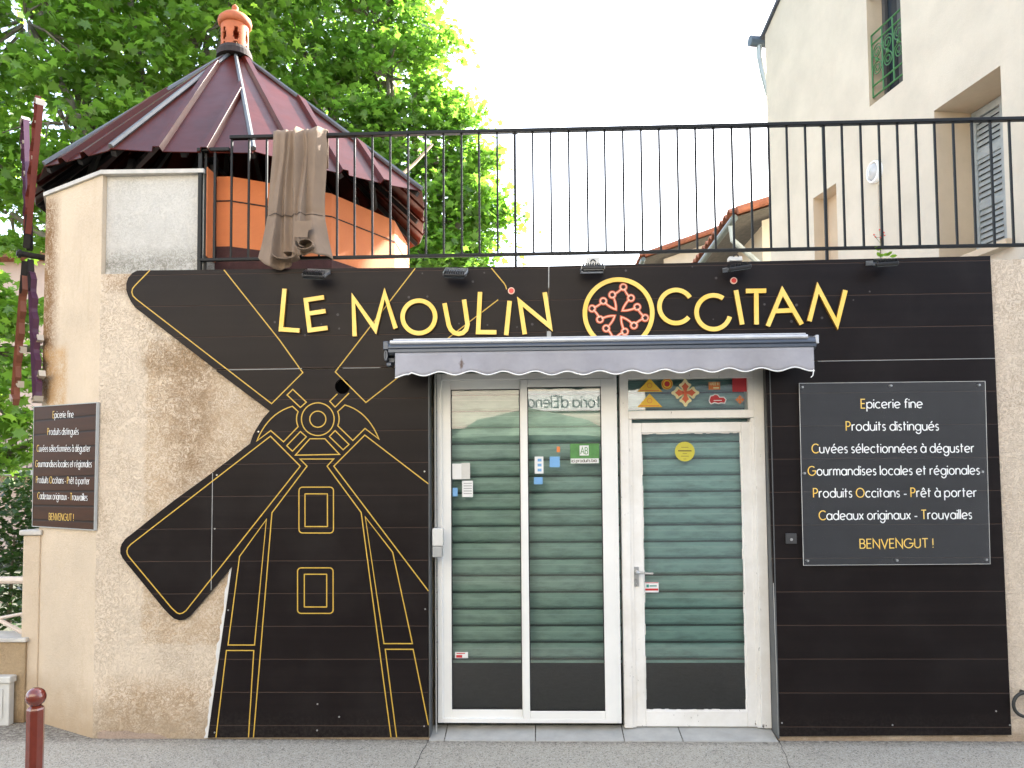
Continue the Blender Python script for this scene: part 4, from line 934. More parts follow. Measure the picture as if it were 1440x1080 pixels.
for px, hw, zz0, zz1, nm in ((281.5, .012, zt2+.001, zl-.0125, 'post'), (287.5, .008, zt2+.001, zl-.0125, 'post'), (302, .008, zr0+.0102, zl-.0125, 'baluster'), (325.5, .011, zr0+.0102, zr1-.0185, 'post')):
    if nm == 'post' and px == 325.5: continue
    bm = NEW(); x = rx(px, 290); yy = YR+(.020 if px == 287.5 else 0); box(bm, x-hw, x+hw, yy-hw, yy+hw, zz0, zz1); obj(nm, bm, MAT['iron'], rl)
bm = NEW(); box(bm, xl-.011, xl+.011, YR+.02, 1.0, zl-.010, zl+.008); obj('return_rail', bm, MAT['iron'], rl)

# brown canvas hung over the rail
cv = thing('canvas_cover', 'brown canvas parasol cover folded over the terrace railing', 'canvas', P3(415, 375, YR-.06))
def interp(tab, v):
    for (a, x), (b, y) in zip(tab, tab[1:]):
        if v <= b: return x+(y-x)*(v-a)/(b-a)
    return tab[-1][1]
LT = [(0, 383), (.15, 382), (.4, 378), (.7, 374), (.88, 369), (1, 364.5)]; RT = [(0, 458), (.15, 460), (.5, 456), (.66, 456), (.85, 463), (1, 470)]
ridges = [(0.05, .018, .05, .09), (.22, .040, .10, .030), (.33, .020, .03, .05), (.47, .062, .035, .10), (.62, .050, .09, .028), (.84, .058, .15, .10)]
def fold(u, v):
    f = 0
    for c, h, wl, wr in ridges:
        d = u-c-.03*math.sin(3.2*v+c*11); wdt = (wl if d < 0 else wr)*(1+.35*v); f = max(f, h*(.8+.3*math.sin(5*v+c*17))*math.exp(-abs(d/wdt)**1.6))
    return f
zc1 = zr1+.016; zc0 = P(415, 372, YR-.05)[1]
bm = NEW(); NU, NV = 90, 46; grid = []
for j in range(-10, NV+1):
    v = max(0, j/NV); row = []
    for i in range(NU+1):
        u = i/NU
        py = 186+v*(178+10*math.sin(u*7.0)*v + 9*(1-(abs(u-.5)*2)**2)*v - 6*v*math.exp(-((u-.95)/.08)**2))
        px = interp(LT, v)+(interp(RT, v)-interp(LT, v))*u
        x, z = P(px, py, YR-.05)
        dep = .026+fold(u, v)*(1.15+.7*v)+.03*max(0, v-.64)*3*(1+.5*math.sin(u*11))
        if .63 < v < .66: dep -= .008
        y = YR-dep
        if j < 0:
            a = -j/10.0; th = a*math.pi*.95; y = YR-.026*math.cos(th)-fold(u, 0)*.6*(1-a); z = zr1+.014+.016*math.sin(th)+fold(u, 0)*.25 - (.25*(a-.8)/.2 if a > .8 else 0)
        elif v < .06: z = min(z, zr1+.014+.004)
        row.append(bm.verts.new((x, y, z)))
    grid.append(row)
for A, B in zip(grid, grid[1:]):
    for i in range(NU): bm.faces.new((B[i], B[i+1], A[i+1], A[i]))
o = obj('cover_sheet', bm, MAT['canvas'], cv, smooth=True); md = o.modifiers.new('thick', 'SOLIDIFY'); md.thickness = .004
# hem seam, rolled flap and hanging tube
bm = NEW()
sm_ = []
for i in range(1, 60):
    u = .02+.96*i/60; v = .655; px = interp(LT, v)+(interp(RT, v)-interp(LT, v))*u; x, z = P(px, 186+v*178, YR-.05)
    sm_.append((x, YR-.026-fold(u, v)*(1.15+.7*v)-.001, z))
tube(bm, sm_, .0025, 5); obj('seam', bm, M('seam_thread', (0.07, 0.05, 0.04), .8), cv)
def curl(px, py, rx_, ry_, dep, turns, ln, a0):
    """a strip of canvas rolled up, seen end on"""
    pl = Plane((0, YR, 0), (1, 0, 0)); c = pl.uv(px, py, dep); k = .0053
    sp_ = [(c[0]+k*rx_*(1-.5*i/40)*math.cos(a0+turns*2*math.pi*i/40), c[1]+k*ry_*(1-.5*i/40)*math.sin(a0+turns*2*math.pi*i/40)) for i in range(41)]
    bm = NEW(); ribbon(bm, pl, sp_, .004, dep-ln, dep); obj('rolled_flap', bm, MAT['canvas'], cv)
curl(428, 342, 13, 8, .20, 1.3, .10, 2.6); curl(402, 357, 17, 6.5, .16, .85, .10, 3.0)
pl = Plane((0, YR, 0), (1, 0, 0)); bm = NEW(); poly(bm, pl, [pl.uv(x, y, .17) for x, y in ((414, 311), (437, 310), (439, 322), (433, 324), (432, 334), (414, 333))], .165, .170); obj('pocket_flap', bm, MAT['canvas'], cv)

# ------------------------------------------------------------------ the round tower
TS = .75
tw = thing('mill_tower', 'beige many sided tower with ribbed maroon roof and terracotta finial', 'tower', (xB+TS/2, 1.4, 0))
V = [Vector((xB, .022, 0))]; ang = 0
cen = Vector((xB+TS/2, .022+TS/(2*math.tan(R(15))), 0)); RAD = TS/(2*math.sin(R(15)))
def tv(k, rad=RAD, z=0.0): a = R(-90-15+30*k); return Vector((cen.x+rad*math.cos(a), cen.y+rad*math.sin(a), z))   # k=0 left end of front facet, k=1 right end
zco = Z_(240, 142)+.0
def shell(bm, ks, rad, z0, z1, th=.2, closed=False):
    o0 = [bm.verts.new(tv(k, rad, z0)) for k in ks]; o1 = [bm.verts.new(tv(k, rad, z1)) for k in ks]; i0 = [bm.verts.new(tv(k, rad-th, z0)) for k in ks]; i1 = [bm.verts.new(tv(k, rad-th, z1)) for k in ks]
    for a in range(len(ks)-1):
        b = a+1; bm.faces.new((o0[a], o0[b], o1[b], o1[a])); bm.faces.new((i0[b], i0[a], i1[a], i1[b])); bm.faces.new((o1[a], o1[b], i1[b], i1[a]))
    for e in (0, -1):
        q = (o0[e], o1[e], i1[e], i0[e]); bm.faces.new(q)
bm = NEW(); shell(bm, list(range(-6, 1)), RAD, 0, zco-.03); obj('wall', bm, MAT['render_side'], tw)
# front facet above the shop wall: weathered grey block
xc = P(287, 300, .035)[0]
bm = NEW(); box(bm, xB+.012, xc, .056, .24, zt2+.002, zco-.03); obj('upper_wall', bm, MAT['grey_render'], tw, 'weathered grey block above the shop wall')
bm = NEW()
ks = list(range(-6, 1)); zc_ = zco-.029
o0 = [tv(k, RAD+.02) for k in ks]+[Vector((xc+.0, .018, 0))]; i0 = [tv(k, RAD-.21) for k in ks]+[Vector((xc, .26, 0))]
a0 = [bm.verts.new((p.x, p.y, zc_)) for p in o0]; a1 = [bm.verts.new((p.x, p.y, zc_+.028)) for p in o0]; b0_ = [bm.verts.new((p.x, p.y, zc_)) for p in i0]; b1 = [bm.verts.new((p.x, p.y, zc_+.028)) for p in i0]
for i in range(len(o0)-1): bm.faces.new((a0[i], a0[i+1], a1[i+1], a1[i])); bm.faces.new((a1[i], a1[i+1], b1[i+1], b1[i])); bm.faces.new((a0[i+1], a0[i], b0_[i], b0_[i+1]))
bm.faces.new((a0[-1], b0_[-1], b1[-1], a1[-1]))
obj('coping', bm, MAT['coping'], tw)
# orange drum inside the terrace
zd = P(330, 247, .21)[1]; zf = zTop-.14; zbnd = P(330, 346, .21)[1]
dsh = Vector((.08, .17, 0)); cen2 = cen+dsh
def drum(bm, rad, z0, z1, extra=0.0):
    pts = [Vector((xc-.05, cen2.y-rad*math.cos(R(15)), 0))]+[tv(k, rad)+dsh for k in (1, 2, 3, 4, 5, 6)]
    o0 = [bm.verts.new((p.x, p.y, z0)) for p in pts]; o1 = [bm.verts.new((p.x, p.y, z1)) for p in pts]
    for i in range(len(pts)-1): bm.faces.new((o0[i], o0[i+1], o1[i+1], o1[i]))
    c = [bm.verts.new((cen2.x+(p.x-cen2.x)*.86, cen2.y+(p.y-cen2.y)*.86, z1)) for p in pts]
    for i in range(len(pts)-1): bm.faces.new((o1[i], o1[i+1], c[i+1], c[i]))
bm = NEW(); drum(bm, RAD-.03, zf, zd); obj('drum_wall', bm, MAT['orange'], tw)
zj = P(330, 281.5, .21)[1]
bm = NEW(); drum(bm, RAD-.026, zj-.006, zj+.004); obj('drum_joint', bm, MAT['crack'], tw)
bm = NEW(); drum(bm, RAD-.024, zf, zbnd); obj('base_band', bm, MAT['maroon_band'], tw)
bm = NEW(); q = P(288.5, 300, .045)[0]; box(bm, xc+.001, xc+.016, .045, .20, zbnd-.12, zd-.0, .003); obj('corner_strip', bm, MAT['orange'], tw)
# roof
ze = P3(200, 206, -.05).z
RA = [(-128, 1.50), (-101, 1.47), (-63, 1.52), (-17.5, 1.84), (27, 1.72), (72, 1.7), (117, 1.65), (160, 1.6), (-164, 1.55)]
apex = P3(330, 70, cen.y); rc = Vector((apex.x, cen.y, 0))
ev = [Vector((rc.x+r*math.cos(R(a)), rc.y+r*math.sin(R(a)), ze+(.0 if i not in (3,) else 0))) for i, (a, r) in enumerate(RA)]
rf = NEW(); ap = apex+Vector((0, 0, -.02))
cap = NEW(); raf = NEW()
for i in range(len(ev)):
    p, q = ev[i], ev[(i+1) % len(ev)]
    nrm = (q-p).cross(ap-p).normalized(); 
    if nrm.z < 0: nrm = -nrm
    # corrugated sheet: strips across the facet, each clipped at the hips
    L = (q-p).length; e = (q-p)/L; foot = (ap-p).dot(e); fd = (ap-p)-e*foot; H = fd.length; fd.normalize()
    nr = max(3, round(L/.33)); ts = []
    for k in range(nr+1):
        c = L*k/nr; ts += [(c-.036, 0), (c-.020, .036), (c+.020, .036), (c+.036, 0)] if 0 < k < nr else [(c, 0.0)]
    def topd(t): return H*(t/foot if t < foot else (L-t)/(L-foot))
    ts = sorted(ts+[(foot, 0.036 if any(abs(foot-L*k/nr) < .02 for k in range(1, nr)) else 0.0)])
    prevv = None
    for t, h in ts:
        t = min(max(t, 0), L); base = p+e*t-fd*.03*(0 if t in (0, L) else 1); d = topd(t)
        vb = base+nrm*h; vt = p+e*t+fd*max(d, .001)+nrm*min(h, d*.5)
        cur = (rf.verts.new(vb), rf.verts.new(vt))
        if prevv: rf.faces.new((prevv[0], cur[0], cur[1], prevv[1]))
        prevv = cur
    # peak point is not always on a rib: close the facet
    tube(cap, [p+Vector((0, 0, .02)), p.lerp(ap, .5)+Vector((0, 0, .022)), ap+Vector((0, 0, .02))], [.020, .020, .016], 6)
    for f in (0.0, .5):
        g = p.lerp(q, f); inn = Vector((cen.x, cen.y, 0)); g2 = g.lerp(ap, .02)-Vector((0, 0, .05)); tube(raf, [g2, g.lerp(ap, .95)-Vector((0, 0, .05))], .028, 4)
roof = obj('roof', rf, MAT['maroon'], tw); md = roof.modifiers.new('thick', 'SOLIDIFY'); md.thickness = .006; md.offset = 0
o = obj('hip_caps', cap, MAT['grey_cap'], tw); o.parent = roof; o.matrix_parent_inverse = Matrix()
roof.matrix_parent_inverse = Matrix.Translation(-tw.location); o.matrix_parent_inverse = Matrix()
obj('rafters', raf, MAT['black_wood'], tw)
bm = NEW(); tube(bm, [p.lerp(ap, .26)-Vector((0, 0, .10)) for p in ev]+[ev[0].lerp(ap, .26)-Vector((0, 0, .10))], .03, 4); 
for k in range(0, 12, 1):
    p = tv(k, RAD-.22); tube(bm, [Vector((p.x, p.y, zd-.05)), Vector((rc.x+(p.x-rc.x)*.96, rc.y+(p.y-rc.y)*.96, ze+.05))], .03, 4)
obj('wall_plate', bm, MAT['black_wood'], tw)
# finial with keyhole openings
fb = P3(330, 76, cen.y); sc_ = (P3(331, 60, cen.y).x-P3(330, 60, cen.y).x)
hh = lambda py: P3(330, py, cen.y).z
bm = NEW(); lathe(bm, [(24*sc_, hh(84)), (23*sc_, hh(76)), (20.5*sc_, hh(71)), (17*sc_, hh(70))], (apex.x, cen.y, 0), 28); m_ = obj('finial_bed', bm, MAT['mortar'], None); m_.parent = roof
bm = NEW(); n = 72; r = 18.3*sc_; z0, z1 = hh(71), hh(38); nz = 26; vv = [[bm.verts.new((apex.x+r*math.cos(2*math.pi*k/n), cen.y+r*math.sin(2*math.pi*k/n), z0+(z1-z0)*j/nz)) for k in range(n)] for j in range(nz+1)]
def opening(k, j):
    h = (j+.5)/nz
    for c in (-118, -64, -10, 44, 98, 152):
        d = ((360*(k+.5)/n - c + 180) % 360 - 180)*math.pi/180*18.3
        if h > .20 and h < .72 and abs(d) < (3.7 if .28 < h < .52 else 2.2): return True
        if h < .12 and abs(d) < 4.2*(1-h*5): return True
    return False
for j in range(nz):
    for k in range(n):
        if not opening(k, j): bm.faces.new((vv[j][k], vv[j][(k+1) % n], vv[j+1][(k+1) % n], vv[j+1][k]))
f1 = obj('finial', bm, MAT['terracotta'], None, 'terracotta lantern finial', smooth=True); f1.parent = roof; md = f1.modifiers.new('t', 'SOLIDIFY'); md.thickness = 2.5*sc_; md.offset = -1
bm = NEW(); lathe(bm, [(17*sc_, hh(38.5)), (20*sc_, hh(38)), (22*sc_, hh(36)), (22.6*sc_, hh(32.5)), (21.5*sc_, hh(28.5)), (17*sc_, hh(24)), (10.5*sc_, hh(20)), (5*sc_, hh(17)), (3.6*sc_, hh(15)), (4.5*sc_, hh(13)), (4.6*sc_, hh(11)), (3*sc_, hh(8.5)), (1*sc_, hh(6.5))], (apex.x, cen.y, 0), 36)
f2 = obj('finial_dome', bm, MAT['terracotta'], None, smooth=True); f2.parent = roof
po = thing('wooden_pole', 'thin bare wooden pole poking out behind the maroon roof eave', 'pole', P3(562, 248, 1.9))
bm = NEW(); tube(bm, [P3(556, 253, 1.7), P3(582, 231, 1.9), P3(608, 203, 2.1)], [.016, .015, .012], 8); obj('pole', bm, M('bare_wood', (0.42, 0.30, 0.18), .8), po)

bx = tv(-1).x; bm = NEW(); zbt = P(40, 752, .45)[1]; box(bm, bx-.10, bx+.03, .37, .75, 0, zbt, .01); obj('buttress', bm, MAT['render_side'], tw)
bm = NEW(); box(bm, bx-.12, bx+.05, .35, .76, zbt+.001, zbt+.04, .01); obj('buttress_cap', bm, MAT['coping'], tw)
# text board on the left facet
LF = Plane((xB, .022, 0), (math.cos(R(-30)), math.sin(R(-30)), 0))
t2 = thing('text_board', 'brown striped board with white lettering on the left side of the tower', 'sign', LF.p3(*LF.uv(92, 745)))
ql = [LF.uv(x, y, .02) for x, y in ((48, 572), (136.3, 566), (132.5, 745.5), (45.5, 740))]
bm = NEW(); poly(bm, LF, ql, .002, .02); obj('board', bm, MAT['stripe_board'], t2)
bm = NEW(); ribbon(bm, LF, ql, .006, .003, .0225, True); obj('board_edge', bm, MAT['grey_plastic'], t2)
ex2 = [(74.5, 103.5, 587.8, 587), (67, 110.5, 611.5, 611), (52, 127, 635, 635), (50, 129, 656.5, 657), (51, 126, 679, 681), (53, 123, 701.5, 704), (69, 103.5, 731, 732.5)]
xh2 = LF.uv(90, 650, .02)[1]-LF.uv(90, 656.3, .02)[1]
for s, (x0, x1, y0, y1) in zip(TXT, ex2):
    bw, by = NEW(), NEW(); write(bw, by, LF, s, LF.uv(x0, y0, .02), LF.uv(x1, y1, .02), xh2, .0034, .0208, .0214, allyellow=(s[0] == 'B'))
    if s[0] != 'B': obj('lettering', bw, MAT['white_letter'], t2)
    obj('lettering', by, MAT['yellow'], t2, 'yellow initials' if s[0] != 'B' else 'yellow last line')

# decorative sails on the tower's far left facet
u_ = Vector((-.70, .714, 0)); n_ = Vector((-.714, -.70, 0))
ws = thing('windmill_sails', 'small decorative windmill sails in red, plum and brown on the tower side', 'windmill sails', P3(36, 358, .55))
hub = P3(36, 358, .55); SP = Plane(hub, u_)
bm = NEW(); tube(bm, [hub+n_*.06, hub-n_*.28], .022, 10); tube(bm, [hub+n_*.05, hub+n_*.03], .032, 12); obj('axle', bm, MAT['black_wood'], ws)
def blade(ang, L, m, tilt, seed, lab):
    rn = random.Random(seed); ca, sa = math.cos(R(ang)), math.sin(R(ang))
    e = Vector((ca, sa)); f = Vector((-sa, ca))
    def q(l, wd): return (e[0]*l+f[0]*wd, e[1]*l+f[1]*wd)
    bm = NEW(); poly(bm, SP, [q(.05, -.02), q(.30, -.022), q(.30, .022), q(.05, .02)], -.02+tilt, .02+tilt); spar = bm
    obj('sail_spar', spar, MAT['black_wood'], ws)
    pts = [q(.16, -.03)]; l = .16; k = 0
    while l < L-.1:
        pts += [q(l+.02, -.05), q(l+.10, -.085-.03*rn.random()), q(l+.16, -.055)]; l += .17
    pts += [q(L, -.05), q(L-.02, .06), q(.16, .03)]
    bm = NEW(); poly(bm, SP, pts, tilt-.020, tilt+.020)
    obj('sail_blade', bm, m, ws, lab)
    for l in (L*.62, L*.86):
        bm = NEW(); poly(bm, SP, [q(l, -.13), q(l+.05, -.14), q(l+.04, -.06), q(l+.015, -.06)], tilt-.010, tilt+.033)
        obj('sail_tooth', bm, MAT['sail_cream'], ws)
    bm = NEW(); poly(bm, SP, [q(L+.001, -.05), q(L+.03, -.02), q(L+.02, .04), q(L-.019, .06)], tilt-.03, tilt+.03)
    obj('sail_tip', bm, MAT['sail_cream'], ws)
blade(109, 1.12, MAT['sail_red'], .0, 1, 'brick red blade'); blade(74, 1.22, MAT['sail_purple'], .03, 2, 'plum blade pointing up')
blade(-108, 1.2, MAT['sail_purple'], .03, 3, 'plum blade pointing down'); blade(-75, 1.12, MAT['sail_brown'], .0, 4, 'red brown blade')

# ------------------------------------------------------------------ left edge: low wall, cabinet, fence, bollard
lw = thing('garden_wall', 'low roughcast wall running left from the tower foot', 'wall', (-5, .45, 0))
bm = NEW(); zlw = P(15, 897, .35)[1]; xe = tv(-1).x-.03; box(bm, -9, xe-.02, .35, .60, 0, zlw-.03, .006); obj('wall', bm, MAT['lowwall'], lw)
bm = NEW(); box(bm, -9, xe-.005, .33, .62, zlw-.029, zlw, .006); obj('coping', bm, MAT['coping'], lw)
fn = thing('white_fence', 'pale tube fence with a diagonal brace standing on the low wall', 'fence', (-5, .5, zlw))
xa, xb_ = xe-.05, -6.5; zf1 = P(14, 816, .5)[1]
bm = NEW()
tube(bm, [(xa, .5, zf1), (xb_, .5, zf1)], .028, 8); obj('top_rail', bm, M('pale_fence_paint', (0.66, 0.55, 0.46), .5), fn)
fm = bpy.data.materials['pale_fence_paint']
for k in range(4):
    x = xa-.85*k; bm = NEW(); tube(bm, [(x, .5, zlw), (x, .5, zf1)], .02, 8); obj('post', bm, fm, fn)
    bm = NEW(); tube(bm, [(x-.03, .5, zf1-(.42)), (x-.80, .5, zf1-.02)], .016, 8); tube(bm, [(x-.03, .5, zlw+.16), (x-.80, .5, zlw+.02)], .012, 8); obj('brace', bm, fm, fn)
cb = thing('utility_cabinet', 'small cream utility cabinet against the low wall by the pavement', 'cabinet', (P(0, 1030, .2)[0], .2, 0))
xr_ = P(15, 990, .29)[0]; zc0_ = P(8, 951, .28)[1]
bm = NEW(); box(bm, xr_-.62, xr_-.005, .28, .335, 0, zc0_-.05, .006); obj('body', bm, MAT['pale_grey'], cb)
bm = NEW(); box(bm, xr_-.64, xr_+.008, .265, .34, zc0_-.049, zc0_, .008); obj('lid', bm, MAT['pale_grey'], cb)
bm = NEW(); box(bm, xr_-.56, xr_-.05, .273, .2795, .05, zc0_-.09, .003); obj('door', bm, MAT['pale_grey'], cb)
YB = -1.75
bo = thing('bollard', 'maroon painted metal bollard with a ball top on the pavement', 'bollard', (P(49, 1000, YB)[0], YB, 0))
bc = P3(50.5, 980, YB); rb = (P3(63.5, 980, YB).x-bc.x); rp = rb*.86
bm = NEW(); lathe(bm, [(rp, 0.0), (rp, bc.z-rb-.012), (rp*.92, bc.z-rb-.004), (rp*.6, bc.z-rb*.9)], (bc.x, YB, 0), 8); lathe(bm, [(rp*1.35, 0.001), (rp*1.35, .02), (rp, .03)], (bc.x, YB, 0), 20); obj('post', bm, MAT['bollard'], bo)
bm = NEW(); bmesh.ops.create_uvsphere(bm, u_segments=32, v_segments=20, radius=rb, matrix=Matrix.Translation(bc)); obj('ball_top', bm, MAT['bollard'], bo, smooth=True)
# iron ring on the right wall
rg = thing('wall_ring', 'dark iron ring fixed to the rough wall at the right end of the shop', 'ring', P3(1441, 991, -.02))
c = P(1442, 991, -.02); bm = NEW(); tube(bm, [(c[0]+.075*math.cos(a), -.02, c[1]+.075*math.sin(a)) for a in [2*math.pi*i/28 for i in range(29)]], .011, 8, False); tube(bm, [(c[0], -.02, c[1]+.075), (c[0], .03, c[1]+.075)], .012, 8); obj('ring', bm, M('dark_iron', (.05, .05, .045), .5, metal=.4), rg, smooth=True)

# ------------------------------------------------------------------ cream house on the right
hd = Vector((math.sin(R(-11.0)), math.cos(R(-11.0)), 0))
r0 = ray(1440, 678); r0 *= (1.25+5.15)/r0.y; an = CAM+r0; an.z = 0
HW = Plane(an, hd)                            # u runs away from the street; n faces left/front
if HW.n.x > 0: HW.n = -HW.n
def HU(px, py, n=0.0): return HW.uv(px, py, n)
uF = HU(1082, 300)[0]; uN = -.9; zE = HU(1080, 44)[1]
ho = thing('cream_house', 'tall cream plastered house with shuttered windows behind the terrace', 'house', HW.p3(2.5, 0, -2))
# openings (u range, z range)
def rng(pl, a, b): 
    (u0, z0), (u1, z1) = HU(*a), HU(*b); return (min(u0, u1), max(u0, u1), min(z0, z1), max(z0, z1))
o1 = (HU(1411, 200)[0], HU(1315, 200)[0], HU(1400, 346)[1], HU(1360, 124)[1])
o2 = (HU(1268, 60)[0], HU(1220, 60)[0], HU(1245, 133)[1], HU(1245, 133)[1]+2.05)
o3 = (HU(1177, 300)[0], HU(1144, 300)[0], 1.0, HU(1160, 268)[1])
openings = [o1, o2, o3]
us = sorted({uN, uF}|{v for o in openings for v in o[:2]}); zm = zE+2.4
def zroof(u): return zE+(uF-u)*.50 if u > (uN+uF)/2 else zE+(u-uN)*.50
zs_ = sorted({0.0, zE}|{v for o in openings for v in o[2:]})
bm = NEW()
for a, b in zip(us, us[1:]):
    for c, d in zip(zs_, zs_[1:]):
        if any(o[0]-1e-6 <= a and b <= o[1]+1e-6 and o[2]-1e-6 <= c and d <= o[3]+1e-6 for o in openings): continue
        bm.faces.new([bm.verts.new(HW.p3(u, z, 0)) for u, z in ((a, c), (b, c), (b, d), (a, d))])
um = (uN+uF)/2
bm.faces.new([bm.verts.new(HW.p3(u, z, 0)) for u, z in ((uN, zE), (uF, zE), (um, zroof(um)))])
for u in (uN, uF): bm.faces.new([bm.verts.new(HW.p3(u, z, n)) for z, n in ((0, 0), (0, -7), (zE, -7), (zE, 0))])
bm.faces.new([bm.verts.new(HW.p3(u, z, -7)) for u, z in ((uN, 0), (uN, zE), (um, zroof(um)), (uF, zE), (uF, 0))])
bmesh.ops.remove_doubles(bm, verts=bm.verts, dist=.0005)
obj('wall', bm, MAT['cream'], ho)
bm = NEW(); dpt = .46
for o in openings:
    u0, u1, z0, z1 = o
    for q in (((u0, z0), (u0, z1)), ((u1, z0), (u1, z1)), ((u0, z1), (u1, z1)), ((u0, z0), (u1, z0))):
        (a, b), (c, d) = q; bm.faces.new([bm.verts.new(HW.p3(*p)) for p in ((a, b, 0), (c, d, 0), (c, d, -dpt), (a, b, -dpt))])
obj('window_reveals', bm, MAT['tan'], ho)
bm = NEW(); u0, u1, z0, z1 = o3; bm.faces.new([bm.verts.new(HW.p3(u, z, -.2)) for u, z in ((u0, z0), (u1, z0), (u1, z1), (u0, z1))]); obj('blind_opening', bm, MAT['tan'], ho)
# louvred shutters
u0, u1, z0, z1 = o1; um1 = (u0+u1)/2
for a, b in ((u0+.01, um1-.004), (um1+.004, u1-.01)):
    bm = NEW(); s = .05
    obox(bm, HW, a, a+s, z0+.02, z1-.01, -.42, -.385); obox(bm, HW, b-s, b, z0+.02, z1-.01, -.42, -.385)
    for z in (z0+.02, z0+(z1-z0)*.36, z0+(z1-z0)*.68, z1-.08): obox(bm, HW, a+s+.001, b-s-.001, z, z+.07, -.418, -.388)
    z = z0+.1
    while z < z1-.1:
        q = [(z, -.390), (z+.05, -.416), (z+.056, -.412), (z+.006, -.386)]; A = [bm.verts.new(HW.p3(a+s+.001, zz, n)) for zz, n in q]; B = [bm.verts.new(HW.p3(b-s-.001, zz, n)) for zz, n in q]
        for i in range(4): j = (i+1) % 4; bm.faces.new((A[i], A[j], B[j], B[i]))
        z += .055
    obj('window_shutter', bm, MAT['shutter_grey'], ho)
bm = NEW(); obox(bm, HW, u0-.08, u1+.08, z0-.06, z0-.002, -.2, .09); obj('window_sill', bm, MAT['tan'], ho)
bm = NEW(); bm.faces.new([bm.verts.new(HW.p3(u, z, -.455)) for u, z in ((u0, z0), (u1, z0), (u1, z1), (u0, z1))]); obj('window_pane', bm, MAT['dark_glass'], ho)
# tall window with a green guard rail
u0, u1, z0, z1 = o2; bm = NEW(); bm.faces.new([bm.verts.new(HW.p3(u, z, -.22)) for u, z in ((u0, z0), (u1, z0), (u1, z1), (u0, z1))]); obj('window_pane', bm, MAT['dark_glass'], ho, 'tall dark window behind a green guard rail')
bm = NEW(); obox(bm, HW, u0, u0+.05, z0, z1, -.215, -.18); obox(bm, HW, u1-.05, u1, z0, z1, -.215, -.18); obox(bm, HW, (u0+u1)/2-.03, (u0+u1)/2+.03, z0, z1, -.214, -.182); obj('window_frame', bm, M('dark_window_frame', (.08, .08, .08), .5), ho)
gd = bpy.data.objects.new('guard_rail', None); C.objects.link(gd); gd.parent = ho; gd.matrix_parent_inverse = Matrix.Translation(-ho.location)
zg0, zg1 = z0+.10, z0+.78; ng = -.04; bm = NEW()
def H3(u, z): return HW.p3(u, z, ng)
for z in (zg0, zg1, zg0+.12, zg1-.10): tube(bm, [H3(u0+.01, z), H3(u1-.01, z)], .011 if z < zg1+.1 else .018, 6)
for f in (0.02, .34, .66, .98): tube(bm, [H3(u0+(u1-u0)*f, zg0), H3(u0+(u1-u0)*f, zg1)], .009, 6)
sub('bars', bm, MAT['green_iron'], gd); bm = NEW(); tube(bm, [H3(u0+.01, zg1+.42), H3(u1-.01, zg1+.42)], .018, 6); sub('upper_rail', bm, MAT['green_iron'], gd)
bm = NEW()
for k in range(3):
    cu = u0+(u1-u0)*(.18+.32*k)
    for cz, s in ((zg0+.28, 1), (zg0+.46, -1)):
        tube(bm, [H3(cu+s*(.085-.0022*i)*math.cos(i*.42), cz+(.085-.0022*i)*math.sin(i*.42)) for i in range(32)], .006, 5)
    bmesh.ops.create_uvsphere(bm, u_segments=8, v_segments=6, radius=.022, matrix=Matrix.Translation(H3(cu, zg0+.37)))
sub('scrolls', bm, MAT['green_iron'], gd)
# roof with verge, gutter
bm = NEW(); ov = .10
for s in (0, 1):
    ue = uF+ov if s else uN-ov; ze2 = zE-ov*.5+.05
    q = [bm.verts.new(HW.p3(u, z, n)) for u, z, n in ((ue, ze2, .04), (um, zroof(um)+.05, .04), (um, zroof(um)+.05, -7.1), (ue, ze2, -7.1))]; bm.faces.new(q)
o = obj('roof', bm, M('dark_slate_roof', (.05, .055, .07), .6), ho); md = o.modifiers.new('t', 'SOLIDIFY'); md.thickness = .05
bm = NEW(); ug = uF+ov+.03; zg = zE-ov*.5+.03; tube(bm, [HW.p3(ug, zg, .16), HW.p3(ug, zg, -7)], .075, 10); obj('gutter', bm, M('slate_blue_gutter', (.07, .10, .13), .5), ho)
bm = NEW(); tube(bm, [HW.p3(ug, zg-.05, .02), HW.p3(ug-.02, zg-.25, .03), HW.p3(uF+.05, zg-.5, .02), HW.p3(uF+.04, zg-.8, -.05)], .04, 8); obj('downpipe', bm, MAT['zinc'], ho)
# bulkhead lamp with its conduit
lp = thing('wall_lamp', 'white oval bulkhead lamp with a thin conduit on the cream house wall', 'lamp', HW.p3(*HU(1233, 242), .04))
cu, cz = HU(1233, 242); bm = NEW(); pts = [(0.0, .10), (.5, .095), (.8, .07), (.95, .035), (1, 0)]
def dome(bm, a, b, h0, prof, n=28):
    rings = [[bm.verts.new(HW.p3(cu+a*k*math.cos(2*math.pi*i/n), cz+b*k*math.sin(2*math.pi*i/n), h0+h)) for i in range(n)] for k, h in prof]
    for A, B in zip(rings, rings[1:]):
        for i in range(n): bm.faces.new((A[i], A[(i+1) % n], B[(i+1) % n], B[i]))
dome(bm, .090, .100, .002, [(.05, .085), (.5, .08), (.8, .062), (.96, .03), (1, 0)]); obj('glass', bm, M('frosted_lamp_glass', (.50, .50, .49), .25), lp, smooth=True)
bm = NEW(); dome(bm, .105, .116, .001, [(.84, .02), (.86, .058), (.92, .06), (1.0, .045), (1.0, 0)]); obj('rim', bm, MAT['white_letter'], lp, smooth=True)
bm = NEW(); tube(bm, [HW.p3(cu-.02, cz-.14, .012), HW.p3(cu-.02, 3.0, .012)], .011, 6); obj('conduit', bm, MAT['cream'], lp)

